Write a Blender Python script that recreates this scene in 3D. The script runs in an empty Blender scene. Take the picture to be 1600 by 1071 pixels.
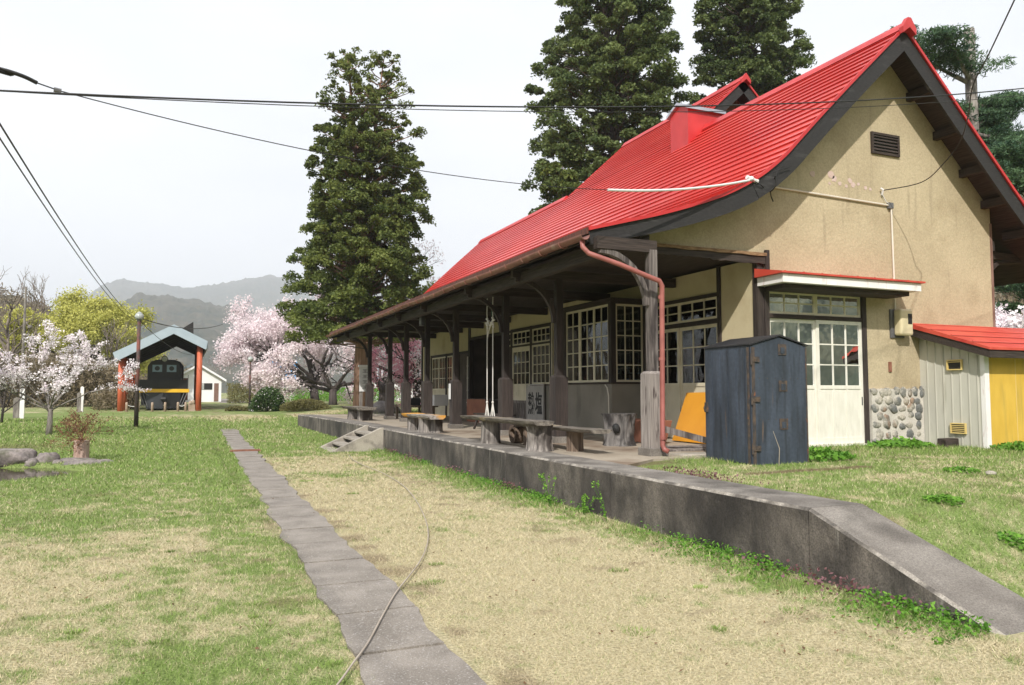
import bpy, math, random
import numpy as np
from mathutils import Vector, Matrix, Euler
from math import sin, cos, pi, radians, atan, sqrt

# ---------------------------------------------------------------- camera, world, sun, exposure
scene = bpy.context.scene
COL = scene.collection
FPX, EYE = 1200.0, 1.5
YAW = atan(510 / sqrt(FPX**2 + 76.5**2)); PITCH = atan(76.5 / FPX)
cam_d = bpy.data.cameras.new('camera'); cam = bpy.data.objects.new('camera', cam_d); COL.objects.link(cam)
cam.location = (0, 0, EYE)
cam.rotation_euler = Euler((pi/2 + PITCH, 0, -YAW), 'XYZ')
cam_d.sensor_fit = 'HORIZONTAL'; cam_d.sensor_width = 36.0; cam_d.lens = 36.0 * FPX / 1600.0
cam_d.clip_start = 0.05; cam_d.clip_end = 12000
scene.camera = cam
scene.view_settings.view_transform = 'Standard'; scene.view_settings.look = 'None'
scene.view_settings.gamma = 1.0; scene.view_settings.use_curve_mapping = False
scene.view_settings.exposure = EXPOSURE = 0.70
scene.cycles.max_bounces = 6; scene.cycles.diffuse_bounces = 3; scene.cycles.glossy_bounces = 3
scene.cycles.transmission_bounces = 4; scene.cycles.transparent_max_bounces = 12
scene.cycles.volume_bounces = 1; scene.cycles.sample_clamp_indirect = 6

SUN_TRAVEL = Vector((0.55, 0.80, -0.85)).normalized()
sl = bpy.data.lights.new('sun', 'SUN'); sl.energy = 3.5; sl.angle = radians(0.9); sl.color = (1.0, 0.95, 0.88)
sun = bpy.data.objects.new('sun', sl); COL.objects.link(sun)
sun.rotation_euler = SUN_TRAVEL.to_track_quat('-Z', 'Y').to_euler(); sun.location = (-20, -30, 40)

world = bpy.data.worlds.new('World'); scene.world = world; world.use_nodes = True
wt = world.node_tree; wt.nodes.clear()
wo = wt.nodes.new('ShaderNodeOutputWorld'); bg = wt.nodes.new('ShaderNodeBackground'); bg.inputs['Strength'].default_value = 0.1
sky = wt.nodes.new('ShaderNodeTexSky'); sky.sky_type = 'NISHITA'; sky.sun_disc = False
sky.sun_elevation = math.asin(-SUN_TRAVEL.z); sky.sun_rotation = math.atan2(-SUN_TRAVEL.x, -SUN_TRAVEL.y)
sky.air_density = 1.0; sky.dust_density = 4.0
# thin bright overcast laid over the clear sky: white with faint grey-lilac cloud structure
tc = wt.nodes.new('ShaderNodeTexCoord'); mp = wt.nodes.new('ShaderNodeMapping'); mp.inputs['Scale'].default_value = (1, 1, 3.0)
nz = wt.nodes.new('ShaderNodeTexNoise'); nz.inputs['Scale'].default_value = 1.6; nz.inputs['Detail'].default_value = 5
rp = wt.nodes.new('ShaderNodeValToRGB')
rp.color_ramp.elements[0].position = 0.30; rp.color_ramp.elements[0].color = (5.9, 6.1, 6.65, 1)
rp.color_ramp.elements[1].position = 0.66; rp.color_ramp.elements[1].color = (7.6, 7.65, 7.8, 1)
mx = wt.nodes.new('ShaderNodeMix'); mx.data_type = 'RGBA'; mx.inputs[0].default_value = 0.90
wt.links.new(tc.outputs['Generated'], mp.inputs['Vector']); wt.links.new(mp.outputs[0], nz.inputs['Vector'])
wt.links.new(nz.outputs[0], rp.inputs[0])
wt.links.new(sky.outputs[0], mx.inputs[6]); wt.links.new(rp.outputs[0], mx.inputs[7])
wt.links.new(mx.outputs[2], bg.inputs['Color']); wt.links.new(bg.outputs[0], wo.inputs['Surface'])

# ---------------------------------------------------------------- helpers
RNG = np.random.default_rng(7); random.seed(7)
_yr = Vector((sin(YAW)*cos(PITCH), cos(YAW)*cos(PITCH), sin(PITCH))); _rr = Vector((cos(YAW), -sin(YAW), 0)); _ur = _rr.cross(_yr)
def hit(px, py, ax, v):
    """the world point a photo pixel (1600 wide) has on the plane axis = v: used to survey where things stand"""
    d = _yr + _rr*((px-800)/FPX) - _ur*((py-535.5)/FPX)
    o = Vector((0, 0, EYE)); t = (v-o[ax])/d[ax]
    return o + d*t

def vnoise(x, y, seed=0):
    xi = np.floor(x).astype(np.int64); yi = np.floor(y).astype(np.int64); xf = x-xi; yf = y-yi
    u = xf*xf*(3-2*xf); v = yf*yf*(3-2*yf)
    def h(a, b):
        n = (a*374761393 + b*668265263 + seed*1274126177) & 0xffffffff
        n = ((n ^ (n >> 13)) * 1274126177) & 0xffffffff
        return ((n ^ (n >> 16)) & 0xffff) / 65535.0
    return (h(xi, yi)*(1-u)+h(xi+1, yi)*u)*(1-v) + (h(xi, yi+1)*(1-u)+h(xi+1, yi+1)*u)*v
def fbm(x, y, scale=1.0, octaves=4, seed=0):
    x = np.asarray(x, float)*scale; y = np.asarray(y, float)*scale; s = 0; a = 1; t = 0
    for o in range(octaves):
        s = s + a*vnoise(x, y, seed+o*17); t += a; a *= 0.5; x = x*2.03+11.1; y = y*2.03+5.7
    return s/t
def sstep(a, b, x):
    t = np.clip((x-a)/(b-a), 0, 1); return t*t*(3-2*t)

def tag(o, label=None, cat=None, group=None, kind=None):
    if label: o['label'] = label
    if cat: o['category'] = cat
    if group: o['group'] = group
    if kind: o['kind'] = kind
    return o
def empty(name, loc=(0, 0, 0), rz=0.0, label=None, cat=None, group=None, kind=None, parent=None):
    o = bpy.data.objects.new(name, None); COL.objects.link(o); o.location = loc; o.rotation_euler = (0, 0, rz)
    o.empty_display_size = 0.2
    if parent: o.parent = parent
    return tag(o, label, cat, group, kind)
def link_mesh(name, me, material, parent=None):
    o = bpy.data.objects.new(name, me); COL.objects.link(o)
    if material is not None:
        for m in (material if isinstance(material, (list, tuple)) else [material]): me.materials.append(m)
    if parent is not None: o.parent = parent
    return o

class MB:
    def __init__(s, M=None): s.v = []; s.f = []; s.m = []; s.M = M or Matrix.Identity(4); s.cm = 0
    def pt(s, p): s.v.append(tuple(s.M @ Vector(p))); return len(s.v)-1
    def face(s, idx): s.f.append(tuple(idx)); s.m.append(s.cm)
    def box(s, x0, x1, y0, y1, z0, z1, j=0.0):
        r = lambda: random.uniform(-j, j) if j else 0
        i = [s.pt((x+r(), y+r(), z+r())) for z in (z0, z1) for y in (y0, y1) for x in (x0, x1)]
        for q in ((0, 2, 3, 1), (4, 5, 7, 6), (0, 1, 5, 4), (2, 6, 7, 3), (0, 4, 6, 2), (1, 3, 7, 5)): s.face([i[k] for k in q])
        return s
    def prism(s, poly, a0, a1, axis=1):
        """poly: 2-D points in the two other axes; extruded along axis from a0 to a1"""
        n = len(poly); ids = []
        for a in (a0, a1):
            for p in poly:
                q = (a, p[0], p[1]) if axis == 0 else ((p[0], a, p[1]) if axis == 1 else (p[0], p[1], a))
                ids.append(s.pt(q))
        s.face(ids[:n][::-1]); s.face(ids[n:])
        for k in range(n): s.face((ids[k], ids[(k+1) % n], ids[n+(k+1) % n], ids[n+k]))
        return s
    def tube(s, pts, rad, n=8, cap=True):
        pts = [Vector(p) for p in pts]
        if not isinstance(rad, (list, tuple)): rad = [rad]*len(pts)
        rings = []; up = None
        for k, p in enumerate(pts):
            d = (pts[min(k+1, len(pts)-1)] - pts[max(k-1, 0)])
            d = d.normalized() if d.length > 1e-9 else Vector((0, 0, 1))
            if up is None: up = d.orthogonal().normalized()
            up = (up - d*up.dot(d)); up = up.normalized() if up.length > 1e-6 else d.orthogonal().normalized()
            w = d.cross(up)
            rings.append([s.pt(p + (up*cos(2*pi*i/n) + w*sin(2*pi*i/n))*rad[k]) for i in range(n)])
        for a, b in zip(rings, rings[1:]):
            for i in range(n): s.face((a[i], a[(i+1) % n], b[(i+1) % n], b[i]))
        if cap: s.face(rings[0][::-1]); s.face(rings[-1])
        return s
    def bar(s, a, b, w, h):
        """square bar from a to b; w across, h upright"""
        a, b = Vector(a), Vector(b); d = (b-a).normalized()
        side = d.cross(Vector((0, 0, 1))); side = side.normalized() if side.length > 1e-4 else Vector((1, 0, 0))
        up = side.cross(d)
        i = [s.pt(p + side*sx*w/2 + up*sz*h/2) for p in (a, b) for sz in (-1, 1) for sx in (-1, 1)]
        for q in ((0, 1, 3, 2), (4, 6, 7, 5), (0, 4, 5, 1), (2, 3, 7, 6), (0, 2, 6, 4), (1, 5, 7, 3)): s.face([i[k] for k in q])
        return s
    def sweep(s, path, w, t):
        """rectangular section swept on a path lying in an XZ plane at constant Y: w = width in Y, t = (up, down) thickness normals"""
        rings = []
        for k, p in enumerate(path):
            a = Vector(path[max(k-1, 0)]); b = Vector(path[min(k+1, len(path)-1)]); d = (b-a).normalized()
            nrm = Vector((-d.z, 0, d.x)); p = Vector(p); tk = t[k] if isinstance(t, list) else t
            rings.append([s.pt(p+nrm*o+Vector((0, y, 0))) for (o, y) in ((tk/2, -w/2), (tk/2, w/2), (-tk/2, w/2), (-tk/2, -w/2))])
        for a, b in zip(rings, rings[1:]):
            for i in range(4): s.face((a[i], a[(i+1) % 4], b[(i+1) % 4], b[i]))
        s.face(rings[0][::-1]); s.face(rings[-1]); return s
    def blob(s, c, r, seed=0, sub=2, amp=0.2, flat=None, freq=1.3):
        """lumpy rock or stone"""
        import bmesh
        bm = bmesh.new(); bmesh.ops.create_icosphere(bm, subdivisions=sub, radius=1.0)
        r = Vector(r) if isinstance(r, (tuple, list)) else Vector((r, r, r)); off = len(s.v)
        for v in bm.verts:
            c1 = v.co; q = fbm(np.array([c1.x*freq+seed*3.1+c1.z]), np.array([c1.y*freq-seed*1.7+c1.z*.6]), 1.0, 3, seed)[0]
            k = 1 + amp*(q-0.5)*2
            p = Vector((c1.x*r.x*k, c1.y*r.y*k, c1.z*r.z*k))
            if flat is not None: p.z = min(p.z, flat)
            s.v.append(tuple(s.M @ (Vector(c)+p)))
        for f in bm.faces: s.face([off+v.index for v in f.verts])
        bm.free(); return s
    def build(s, name, material, parent=None, smooth=False, bevel=0.0):
        me = bpy.data.meshes.new(name); me.from_pydata(s.v, [], s.f)
        o = link_mesh(name, me, material, parent)
        if any(s.m): me.polygons.foreach_set('material_index', s.m)
        if smooth: me.polygons.foreach_set('use_smooth', [True]*len(me.polygons))
        me.update()
        if bevel > 0:
            b = o.modifiers.new('bevel', 'BEVEL'); b.width = bevel; b.segments = 2; b.limit_method = 'ANGLE'; b.angle_limit = radians(40)
        return o

def np_mesh(name, V, F, material, parent=None, attrs=None, smooth=False):
    """V (n,3), F (m,k) arrays -> mesh object, fast"""
    me = bpy.data.meshes.new(name); n, m, k = len(V), len(F), F.shape[1]
    me.vertices.add(n); me.vertices.foreach_set('co', np.ascontiguousarray(V, np.float32).ravel())
    me.loops.add(m*k); me.loops.foreach_set('vertex_index', np.ascontiguousarray(F, np.int32).ravel())
    me.polygons.add(m); me.polygons.foreach_set('loop_start', np.arange(0, m*k, k, dtype=np.int32))
    if smooth: me.polygons.foreach_set('use_smooth', np.ones(m, bool))
    for an, av in (attrs or {}).items():
        a = me.attributes.new(an, 'FLOAT', 'POINT'); a.data.foreach_set('value', np.ascontiguousarray(av, np.float32))
    me.update(calc_edges=True); me.validate()
    return link_mesh(name, me, material, parent)

# ---------------------------------------------------------------- materials
def S(n, key, v):
    if key in n.inputs: n.inputs[key].default_value = v
def C4(c): return (c[0], c[1], c[2], 1)
def mat(name, c1, c2=None, scale=4.0, stretch=(1, 1, 1), rough=0.7, bump=0.0, bscale=None, detail=6, p=(0.35, 0.65),
        spec=0.5, metal=0.0, stain=None, stain_scale=1.5, stain_p=(0.55, 0.7), stain_stretch=(1, 1, 1), fine=0.0, fine_scale=60, drip=None, drip_stretch=(7, 7, .3), drip_p=(.66, .74)):
    m = bpy.data.materials.new(name); m.use_nodes = True; nt = m.node_tree; N = nt.nodes; L = nt.links
    b = N['Principled BSDF']; S(b, 'Roughness', rough); S(b, 'Metallic', metal); S(b, 'Specular IOR Level', spec)
    tc = N.new('ShaderNodeTexCoord')
    def noise(sc, st, det):
        mp = N.new('ShaderNodeMapping'); mp.inputs['Scale'].default_value = st
        nz = N.new('ShaderNodeTexNoise'); nz.inputs['Scale'].default_value = sc; nz.inputs['Detail'].default_value = det
        L.new(tc.outputs['Object'], mp.inputs['Vector']); L.new(mp.outputs[0], nz.inputs['Vector']); return nz.outputs[0]
    def ramp(src, p, a=(0, 0, 0), c=(1, 1, 1)):
        r = N.new('ShaderNodeValToRGB'); r.color_ramp.elements[0].position = p[0]; r.color_ramp.elements[1].position = p[1]
        r.color_ramp.elements[0].color = C4(a); r.color_ramp.elements[1].color = C4(c); L.new(src, r.inputs[0]); return r.outputs[0]
    n1 = noise(scale, stretch, detail)
    col = ramp(n1, p, c1, c2 if c2 else c1)
    if stain:
        ns = noise(stain_scale, stain_stretch, 7); fac = ramp(ns, stain_p)
        mx = N.new('ShaderNodeMix'); mx.data_type = 'RGBA'; L.new(fac, mx.inputs[0]); L.new(col, mx.inputs[6]); mx.inputs[7].default_value = C4(stain); col = mx.outputs[2]
    if drip:
        nd = noise(1.0, drip_stretch, 5); fac = ramp(nd, drip_p)
        mx = N.new('ShaderNodeMix'); mx.data_type = 'RGBA'; L.new(fac, mx.inputs[0]); L.new(col, mx.inputs[6]); mx.inputs[7].default_value = C4(drip); col = mx.outputs[2]
    if fine:
        nf = noise(fine_scale, (1, 1, 1), 2)
        mr = N.new('ShaderNodeMapRange'); mr.inputs[3].default_value = 1-fine; mr.inputs[4].default_value = 1+fine; L.new(nf, mr.inputs[0])
        mr.inputs[1].default_value = 0.3; mr.inputs[2].default_value = 0.7
        mx = N.new('ShaderNodeMix'); mx.data_type = 'RGBA'; mx.blend_type = 'MULTIPLY'; mx.inputs[0].default_value = 1
        L.new(col, mx.inputs[6]); L.new(mr.outputs[0], mx.inputs[7]); col = mx.outputs[2]
    L.new(col, b.inputs['Base Color'])
    if bump:
        nb = noise(bscale or scale*3, stretch, 6)
        bp = N.new('ShaderNodeBump'); bp.inputs['Strength'].default_value = 1.0; bp.inputs['Distance'].default_value = bump
        L.new(nb, bp.inputs['Height']); L.new(bp.outputs[0], b.inputs['Normal'])
    return m
def leaf_mat(name, c1, c2, trans=0.25, rough=0.6, attr='tint'):
    m = bpy.data.materials.new(name); m.use_nodes = True; nt = m.node_tree; N = nt.nodes; L = nt.links
    b = N['Principled BSDF']; S(b, 'Roughness', rough); S(b, 'Specular IOR Level', 0.25)
    a = N.new('ShaderNodeAttribute'); a.attribute_name = attr
    r = N.new('ShaderNodeValToRGB'); r.color_ramp.elements[0].color = C4(c1); r.color_ramp.elements[1].color = C4(c2); L.new(a.outputs['Fac'], r.inputs[0])
    L.new(r.outputs[0], b.inputs['Base Color'])
    if trans:
        t = N.new('ShaderNodeBsdfTranslucent'); L.new(r.outputs[0], t.inputs['Color'])
        ms = N.new('ShaderNodeMixShader'); ms.inputs[0].default_value = trans
        L.new(b.outputs[0], ms.inputs[1]); L.new(t.outputs[0], ms.inputs[2]); L.new(ms.outputs[0], N['Material Output'].inputs['Surface'])
    return m
def glass_mat(name, tint=(0.75, 0.8, 0.8), rough=0.015):
    m = bpy.data.materials.new(name); m.use_nodes = True; nt = m.node_tree; N = nt.nodes; L = nt.links
    N.remove(N['Principled BSDF'])
    t = N.new('ShaderNodeBsdfTransparent'); t.inputs[0].default_value = C4(tint)
    g = N.new('ShaderNodeBsdfGlossy'); g.inputs['Roughness'].default_value = rough; g.inputs[0].default_value = (0.9, 0.92, 0.95, 1)
    f = N.new('ShaderNodeFresnel'); f.inputs[0].default_value = 1.5
    tc = N.new('ShaderNodeTexCoord'); nz = N.new('ShaderNodeTexNoise'); nz.inputs['Scale'].default_value = 2.5; L.new(tc.outputs['Object'], nz.inputs['Vector'])
    bp = N.new('ShaderNodeBump'); bp.inputs['Distance'].default_value = 0.006; L.new(nz.outputs[0], bp.inputs['Height']); L.new(bp.outputs[0], g.inputs['Normal'])
    mt = N.new('ShaderNodeMath'); mt.operation = 'MULTIPLY'; mt.inputs[1].default_value = 1.15; L.new(f.outputs[0], mt.inputs[0])
    ms = N.new('ShaderNodeMixShader'); L.new(mt.outputs[0], ms.inputs[0]); L.new(t.outputs[0], ms.inputs[1]); L.new(g.outputs[0], ms.inputs[2])
    L.new(ms.outputs[0], N['Material Output'].inputs['Surface']); return m

M = {}
M['stucco'] = mat('stucco', (.40, .33, .215), (.46, .385, .255), scale=.9, rough=.9, bump=.008, bscale=26, stain=(.33, .265, .165), stain_scale=1.1, stain_p=(.5, .75), fine=.11, fine_scale=34, drip=(.27, .22, .145), drip_stretch=(5, 5, .5), drip_p=(.62, .80))
M['plaster'] = mat('plaster', (.50, .43, .27), (.56, .49, .32), scale=1.2, rough=.85, bump=.002, bscale=40, stain=(.44, .36, .22), stain_scale=1.2, fine=.04)
M['wood_dark'] = mat('wood_dark', (.020, .014, .012), (.058, .043, .037), scale=3, stretch=(14, 14, 1), rough=.8, bump=.006, bscale=5, stain=(.02, .014, .012), stain_scale=.9, stain_stretch=(3, 3, 1), stain_p=(.45, .65))
M['wood_dark_y'] = mat('wood_dark_y', (.020, .014, .011), (.050, .036, .030), scale=3, stretch=(14, 1, 14), rough=.8, bump=.006, bscale=5)
M['wood_dark_x'] = mat('wood_dark_x', (.022, .015, .012), (.052, .037, .030), scale=3, stretch=(1, 14, 14), rough=.8, bump=.006, bscale=5)
M['wood_red'] = mat('wood_red', (.05, .018, .012), (.13, .045, .028), scale=3, stretch=(12, 12, 1), rough=.75, bump=.004, bscale=5)
M['wood_grey'] = mat('wood_grey', (.10, .085, .078), (.30, .265, .245), scale=2.2, stretch=(12, 12, 1.1), rough=.85, bump=.010, bscale=3.5, stain=(.07, .055, .05), stain_scale=1.6, stain_stretch=(2, 2, 1), stain_p=(.52, .66))
M['post_upper'] = mat('post_upper', (.075, .062, .057), (.20, .175, .16), scale=2.0, stretch=(26, 26, .9), rough=.85, bump=.008, bscale=4, stain=(.04, .032, .03), stain_scale=2.4, stain_stretch=(4, 4, .8), stain_p=(.48, .62))  # near post's upper wood and brace, eave shade put into the darker colour
M['post_near'] = mat('post_near', (.16, .138, .127), (.33, .295, .27), scale=2.0, stretch=(26, 26, .9), rough=.85, bump=.008, bscale=4, stain=(.07, .052, .048), stain_scale=3.4, stain_stretch=(5, 5, .9), stain_p=(.56, .66))
M['barge'] = mat('barge', (.012, .011, .011), (.024, .022, .022), scale=14, stretch=(1, 1, 3), rough=.7, bump=.001, bscale=30, stain=(.065, .062, .062), stain_scale=2.6, stain_stretch=(1, 1, 5), stain_p=(.60, .85))
M['red_roof'] = mat('red_roof', (.47, .024, .021), (.58, .042, .033), scale=1.0, stretch=(.6, .25, .6), rough=.30, bump=.004, bscale=2.2, stain=(.58, .085, .070), stain_scale=1.3, stain_stretch=(1, .3, 1), stain_p=(.48, .85), spec=.75, fine=.04, fine_scale=12)
M['red_trim'] = mat('red_trim', (.42, .022, .024), (.50, .035, .035), scale=2, rough=.4, bump=.001)
M['red_faded'] = mat('red_faded', (.50, .055, .035), (.56, .08, .05), scale=3, rough=.5, bump=.002, stain=(.42, .03, .025), stain_scale=2.5)
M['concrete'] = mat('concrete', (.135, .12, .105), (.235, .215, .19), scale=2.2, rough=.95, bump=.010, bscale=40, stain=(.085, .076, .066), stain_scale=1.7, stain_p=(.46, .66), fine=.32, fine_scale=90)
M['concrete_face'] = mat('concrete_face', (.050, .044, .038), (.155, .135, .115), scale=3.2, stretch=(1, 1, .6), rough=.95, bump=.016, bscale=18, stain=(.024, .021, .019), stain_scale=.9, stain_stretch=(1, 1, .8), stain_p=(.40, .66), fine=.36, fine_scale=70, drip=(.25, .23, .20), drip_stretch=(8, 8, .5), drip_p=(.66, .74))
M['worn_edge'] = mat('worn_edge', (.20, .18, .155), (.36, .33, .29), scale=9, rough=.95, bump=.01, stain=(.10, .09, .08), stain_scale=5, stain_p=(.45, .6), fine=.3, fine_scale=80)
M['concrete_wall'] = mat('concrete_wall', (.19, .175, .145), (.25, .23, .195), scale=1.3, rough=.92, bump=.003, bscale=40, stain=(.14, .125, .105), stain_scale=1.2, stain_stretch=(2, 2, .6), fine=.1)
M['slab_floor'] = mat('slab_floor', (.30, .255, .20), (.41, .36, .285), scale=.9, rough=.75, bump=.004, bscale=20, stain=(.19, .14, .10), stain_scale=.9, stain_p=(.48, .66), fine=.1)
M['step_conc'] = mat('step_conc', (.26, .235, .20), (.38, .345, .29), scale=2, rough=.92, bump=.006, bscale=25, stain=(.13, .115, .10), stain_scale=2.5, fine=.15)
M['paver'] = mat('paver', (.17, .150, .128), (.255, .228, .198), scale=3.0, rough=.95, bump=.008, bscale=45, stain=(.33, .31, .29), stain_scale=70, stain_p=(.58, .66), fine=.22, fine_scale=120)
M['cream'] = mat('cream', (.60, .545, .40), (.68, .62, .47), scale=3, rough=.55, bump=.002, stain=(.48, .42, .30), stain_scale=2.2, stain_stretch=(3, 3, 1), stain_p=(.58, .75))
M['white_door'] = mat('white_door', (.66, .64, .56), (.74, .72, .64), scale=3, stretch=(4, 4, 1), rough=.6, bump=.002, stain=(.50, .47, .40), stain_scale=2.0, stain_stretch=(6, 6, .9), stain_p=(.64, .8))
M['white'] = mat('white', (.74, .72, .70), (.80, .79, .78), scale=3, rough=.6, stain=(.55, .42, .40), stain_scale=3, stain_stretch=(5, 5, 1), stain_p=(.6, .8))
M['glass'] = glass_mat('glass')
M['dark_int'] = mat('dark_int', (.06, .048, .04), (.10, .08, .065), scale=2, rough=.9)
M['int_floor'] = mat('int_floor', (.10, .09, .08), (.15, .135, .12), scale=2, rough=.8)
M['gutter'] = mat('gutter', (.16, .062, .045), (.24, .10, .075), scale=3, stretch=(3, 1, 3), rough=.5, bump=.002, stain=(.30, .22, .17), stain_scale=4, stain_p=(.55, .8))
M['pipe_red'] = mat('pipe_red', (.24, .075, .062), (.33, .11, .092), scale=4, rough=.5)
M['locker'] = mat('locker', (.028, .037, .052), (.052, .066, .092), scale=1.8, stretch=(3, 3, .5), rough=.55, bump=.003, bscale=14, stain=(.024, .029, .038), stain_scale=2.5, stain_stretch=(6, 6, .5), stain_p=(.5, .7), spec=.5, fine=.15, fine_scale=20, drip=(.13, .085, .055), drip_stretch=(9, 9, .6), drip_p=(.70, .76))
M['rust'] = mat('rust', (.035, .034, .036), (.095, .066, .045), scale=14, rough=.85, bump=.004, stain=(.22, .085, .035), stain_scale=9, stain_p=(.64, .72))
M['black_metal'] = mat('black_metal', (.016, .016, .018), (.03, .03, .034), scale=3, rough=.5, bump=.001)
M['grey_metal'] = mat('grey_metal', (.10, .10, .105), (.14, .14, .145), scale=3, rough=.5)
M['orange_board'] = mat('orange_board', (.62, .27, .022), (.68, .31, .03), scale=1.5, rough=.35, stain=(.52, .22, .03), stain_scale=1.2, stain_p=(.55, .75))
M['yellow_wall'] = mat('yellow_wall', (.58, .37, .05), (.64, .42, .065), scale=2, stretch=(3, 3, 1), rough=.65, bump=.002, stain=(.45, .31, .06), stain_scale=1.8, stain_stretch=(4, 4, .5), stain_p=(.56, .76), drip=(.33, .25, .08), drip_stretch=(9, 9, .5), drip_p=(.64, .76))
M['clad_grey'] = mat('clad_grey', (.49, .48, .42), (.54, .53, .465), scale=2, stretch=(3, 3, .6), rough=.6, stain=(.41, .40, .34), stain_scale=2, stain_stretch=(3, 3, .5))
M['vent_cream'] = mat('vent_cream', (.62, .47, .17), (.68, .53, .22), scale=4, rough=.6)
M['meter'] = mat('meter', (.62, .54, .34), (.66, .58, .38), scale=2, rough=.4)
M['mortar'] = mat('mortar', (.48, .45, .40), (.56, .53, .47), scale=6, rough=.95, bump=.010, bscale=30, fine=.12)
M['cobble'] = mat('cobble', (.13, .135, .13), (.40, .37, .31), scale=3.2, rough=.75, bump=.006, bscale=20, detail=3, p=(.4, .6), stain=(.24, .17, .12), stain_scale=2.1, stain_p=(.55, .62), fine=.35, fine_scale=40)
M['rock'] = mat('rock', (.13, .115, .11), (.27, .235, .22), scale=2.4, rough=.9, bump=.03, bscale=7, stain=(.08, .085, .05), stain_scale=3, fine=.2, fine_scale=25)
M['log'] = mat('log', (.085, .075, .068), (.31, .28, .255), scale=2.2, stretch=(9, 9, .8), rough=.85, bump=.025, bscale=3, stain=(.055, .045, .04), stain_scale=2.4, stain_stretch=(1.5, 1.5, .8), stain_p=(.52, .62))
M['log_end'] = mat('log_end', (.40, .30, .17), (.55, .42, .26), scale=5, rough=.8, bump=.01)
M['log_brown'] = mat('log_brown', (.09, .062, .045), (.23, .17, .125), scale=2.5, stretch=(12, 12, .8), rough=.85, bump=.025, bscale=3)
M['slab_wood'] = mat('slab_wood', (.075, .064, .053), (.21, .185, .155), scale=2.4, stretch=(9, 1, 9), rough=.8, bump=.014, bscale=4, stain=(.34, .27, .17), stain_scale=1.8, stain_p=(.6, .72))
M['slab_patch'] = mat('slab_patch', (.19, .165, .15), (.40, .37, .34), scale=3, stretch=(6, 1, 6), rough=.8, bump=.012, stain=(.60, .30, .05), stain_scale=1.1, stain_p=(.50, .56))
M['shelter_orange'] = mat('shelter_orange', (.47, .10, .045), (.54, .13, .06), scale=3, stretch=(2, 2, .6), rough=.6)
M['shelter_white'] = mat('shelter_white', (.33, .40, .46), (.37, .44, .50), scale=2, rough=.5)
M['shelter_dark'] = mat('shelter_dark', (.014, .013, .013), (.024, .022, .02), scale=2, rough=.9)
M['loco_black'] = mat('loco_black', (.006, .006, .008), (.011, .011, .014), scale=2, rough=.4)
M['loco_grey'] = mat('loco_grey', (.025, .028, .035), (.035, .039, .046), scale=2, rough=.5)
M['yellow'] = mat('yellow', (.72, .42, .02), (.78, .47, .03), scale=3, rough=.5)
M['pole_rust'] = mat('pole_rust', (.045, .035, .032), (.07, .05, .045), scale=1.2, stretch=(1, 1, .8), rough=.75, stain=(.17, .05, .035), stain_scale=1.1, stain_p=(.5, .6))
M['house_white'] = mat('house_white', (.74, .75, .76), (.80, .80, .80), scale=2, rough=.7)
M['roof_grey'] = mat('roof_grey', (.16, .20, .23), (.20, .24, .27), scale=2, rough=.6)
M['blue_roof'] = mat('blue_roof', (.10, .30, .60), (.12, .35, .66), scale=2, rough=.5)
M['bark'] = mat('bark', (.055, .042, .034), (.14, .11, .09), scale=2, stretch=(6, 6, .8), rough=.95, bump=.03, bscale=3)
M['bark_red'] = mat('bark_red', (.12, .065, .045), (.27, .165, .12), scale=1.6, stretch=(6, 6, .6), rough=.95, bump=.03, bscale=3)
M['bark_grey'] = mat('bark_grey', (.12, .105, .095), (.27, .245, .22), scale=2, stretch=(5, 5, 1), rough=.95, bump=.03, bscale=4)
M['bark_dark'] = mat('bark_dark', (.04, .032, .03), (.09, .075, .07), scale=2, stretch=(4, 4, 1), rough=.95, bump=.02)
M['twig'] = mat('twig', (.15, .12, .10), (.24, .20, .17), scale=1, rough=.95)
M['evergreen'] = leaf_mat('evergreen', (.050, .082, .020), (.215, .25, .062), .35)
M['evergreen_b'] = leaf_mat('evergreen_b', (.048, .080, .026), (.19, .235, .075), .35)
M['cedar'] = leaf_mat('cedar', (.022, .060, .038), (.13, .22, .10), .25)
M['blossom'] = leaf_mat('blossom', (.82, .69, .72), (.93, .87, .885), .35, .8)
M['blossom_w'] = leaf_mat('blossom_w', (.78, .68, .74), (.95, .91, .93), .35, .8)
M['blossom_p'] = leaf_mat('blossom_p', (.68, .26, .38), (.86, .54, .62), .35, .8)
M['yellow_leaf'] = leaf_mat('yellow_leaf', (.30, .32, .06), (.62, .60, .17), .35)
M['bush'] = leaf_mat('bush', (.016, .038, .014), (.10, .17, .05), .2)
M['bush_brown'] = leaf_mat('bush_brown', (.09, .08, .03), (.20, .19, .07), .2)
M['fern'] = leaf_mat('fern', (.06, .17, .02), (.20, .40, .05), .3)
M['nettle'] = leaf_mat('nettle', (.12, .055, .055), (.27, .14, .16), .25)
M['twig_leaf'] = leaf_mat('twig_leaf', (.10, .055, .03), (.26, .15, .08), .2)
M['brush_leaf'] = leaf_mat('brush_leaf', (.11, .085, .05), (.27, .22, .14), .2)
M['rubber'] = mat('rubber', (.012, .012, .012), rough=.6)
M['hose'] = mat('hose', (.34, .29, .23), (.42, .36, .30), scale=9, rough=.6)
M['white_rope'] = mat('white_rope', (.62, .60, .56), (.70, .68, .64), scale=30, rough=.8)
M['pvc'] = mat('pvc', (.64, .60, .52), (.70, .66, .58), scale=3, rough=.5)
M['pot'] = mat('pot', (.22, .085, .05), (.30, .12, .07), scale=3, rough=.8)
M['paper'] = mat('paper', (.62, .62, .62), (.68, .68, .67), scale=2, rough=.8)
M['sign_grey'] = mat('sign_grey', (.36, .34, .32), (.44, .42, .40), scale=3, stretch=(5, 5, 1), rough=.8)
M['ink'] = mat('ink', (.015, .015, .018), rough=.6)
M['red_plain'] = mat('red_plain', (.60, .03, .03), rough=.5)
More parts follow.
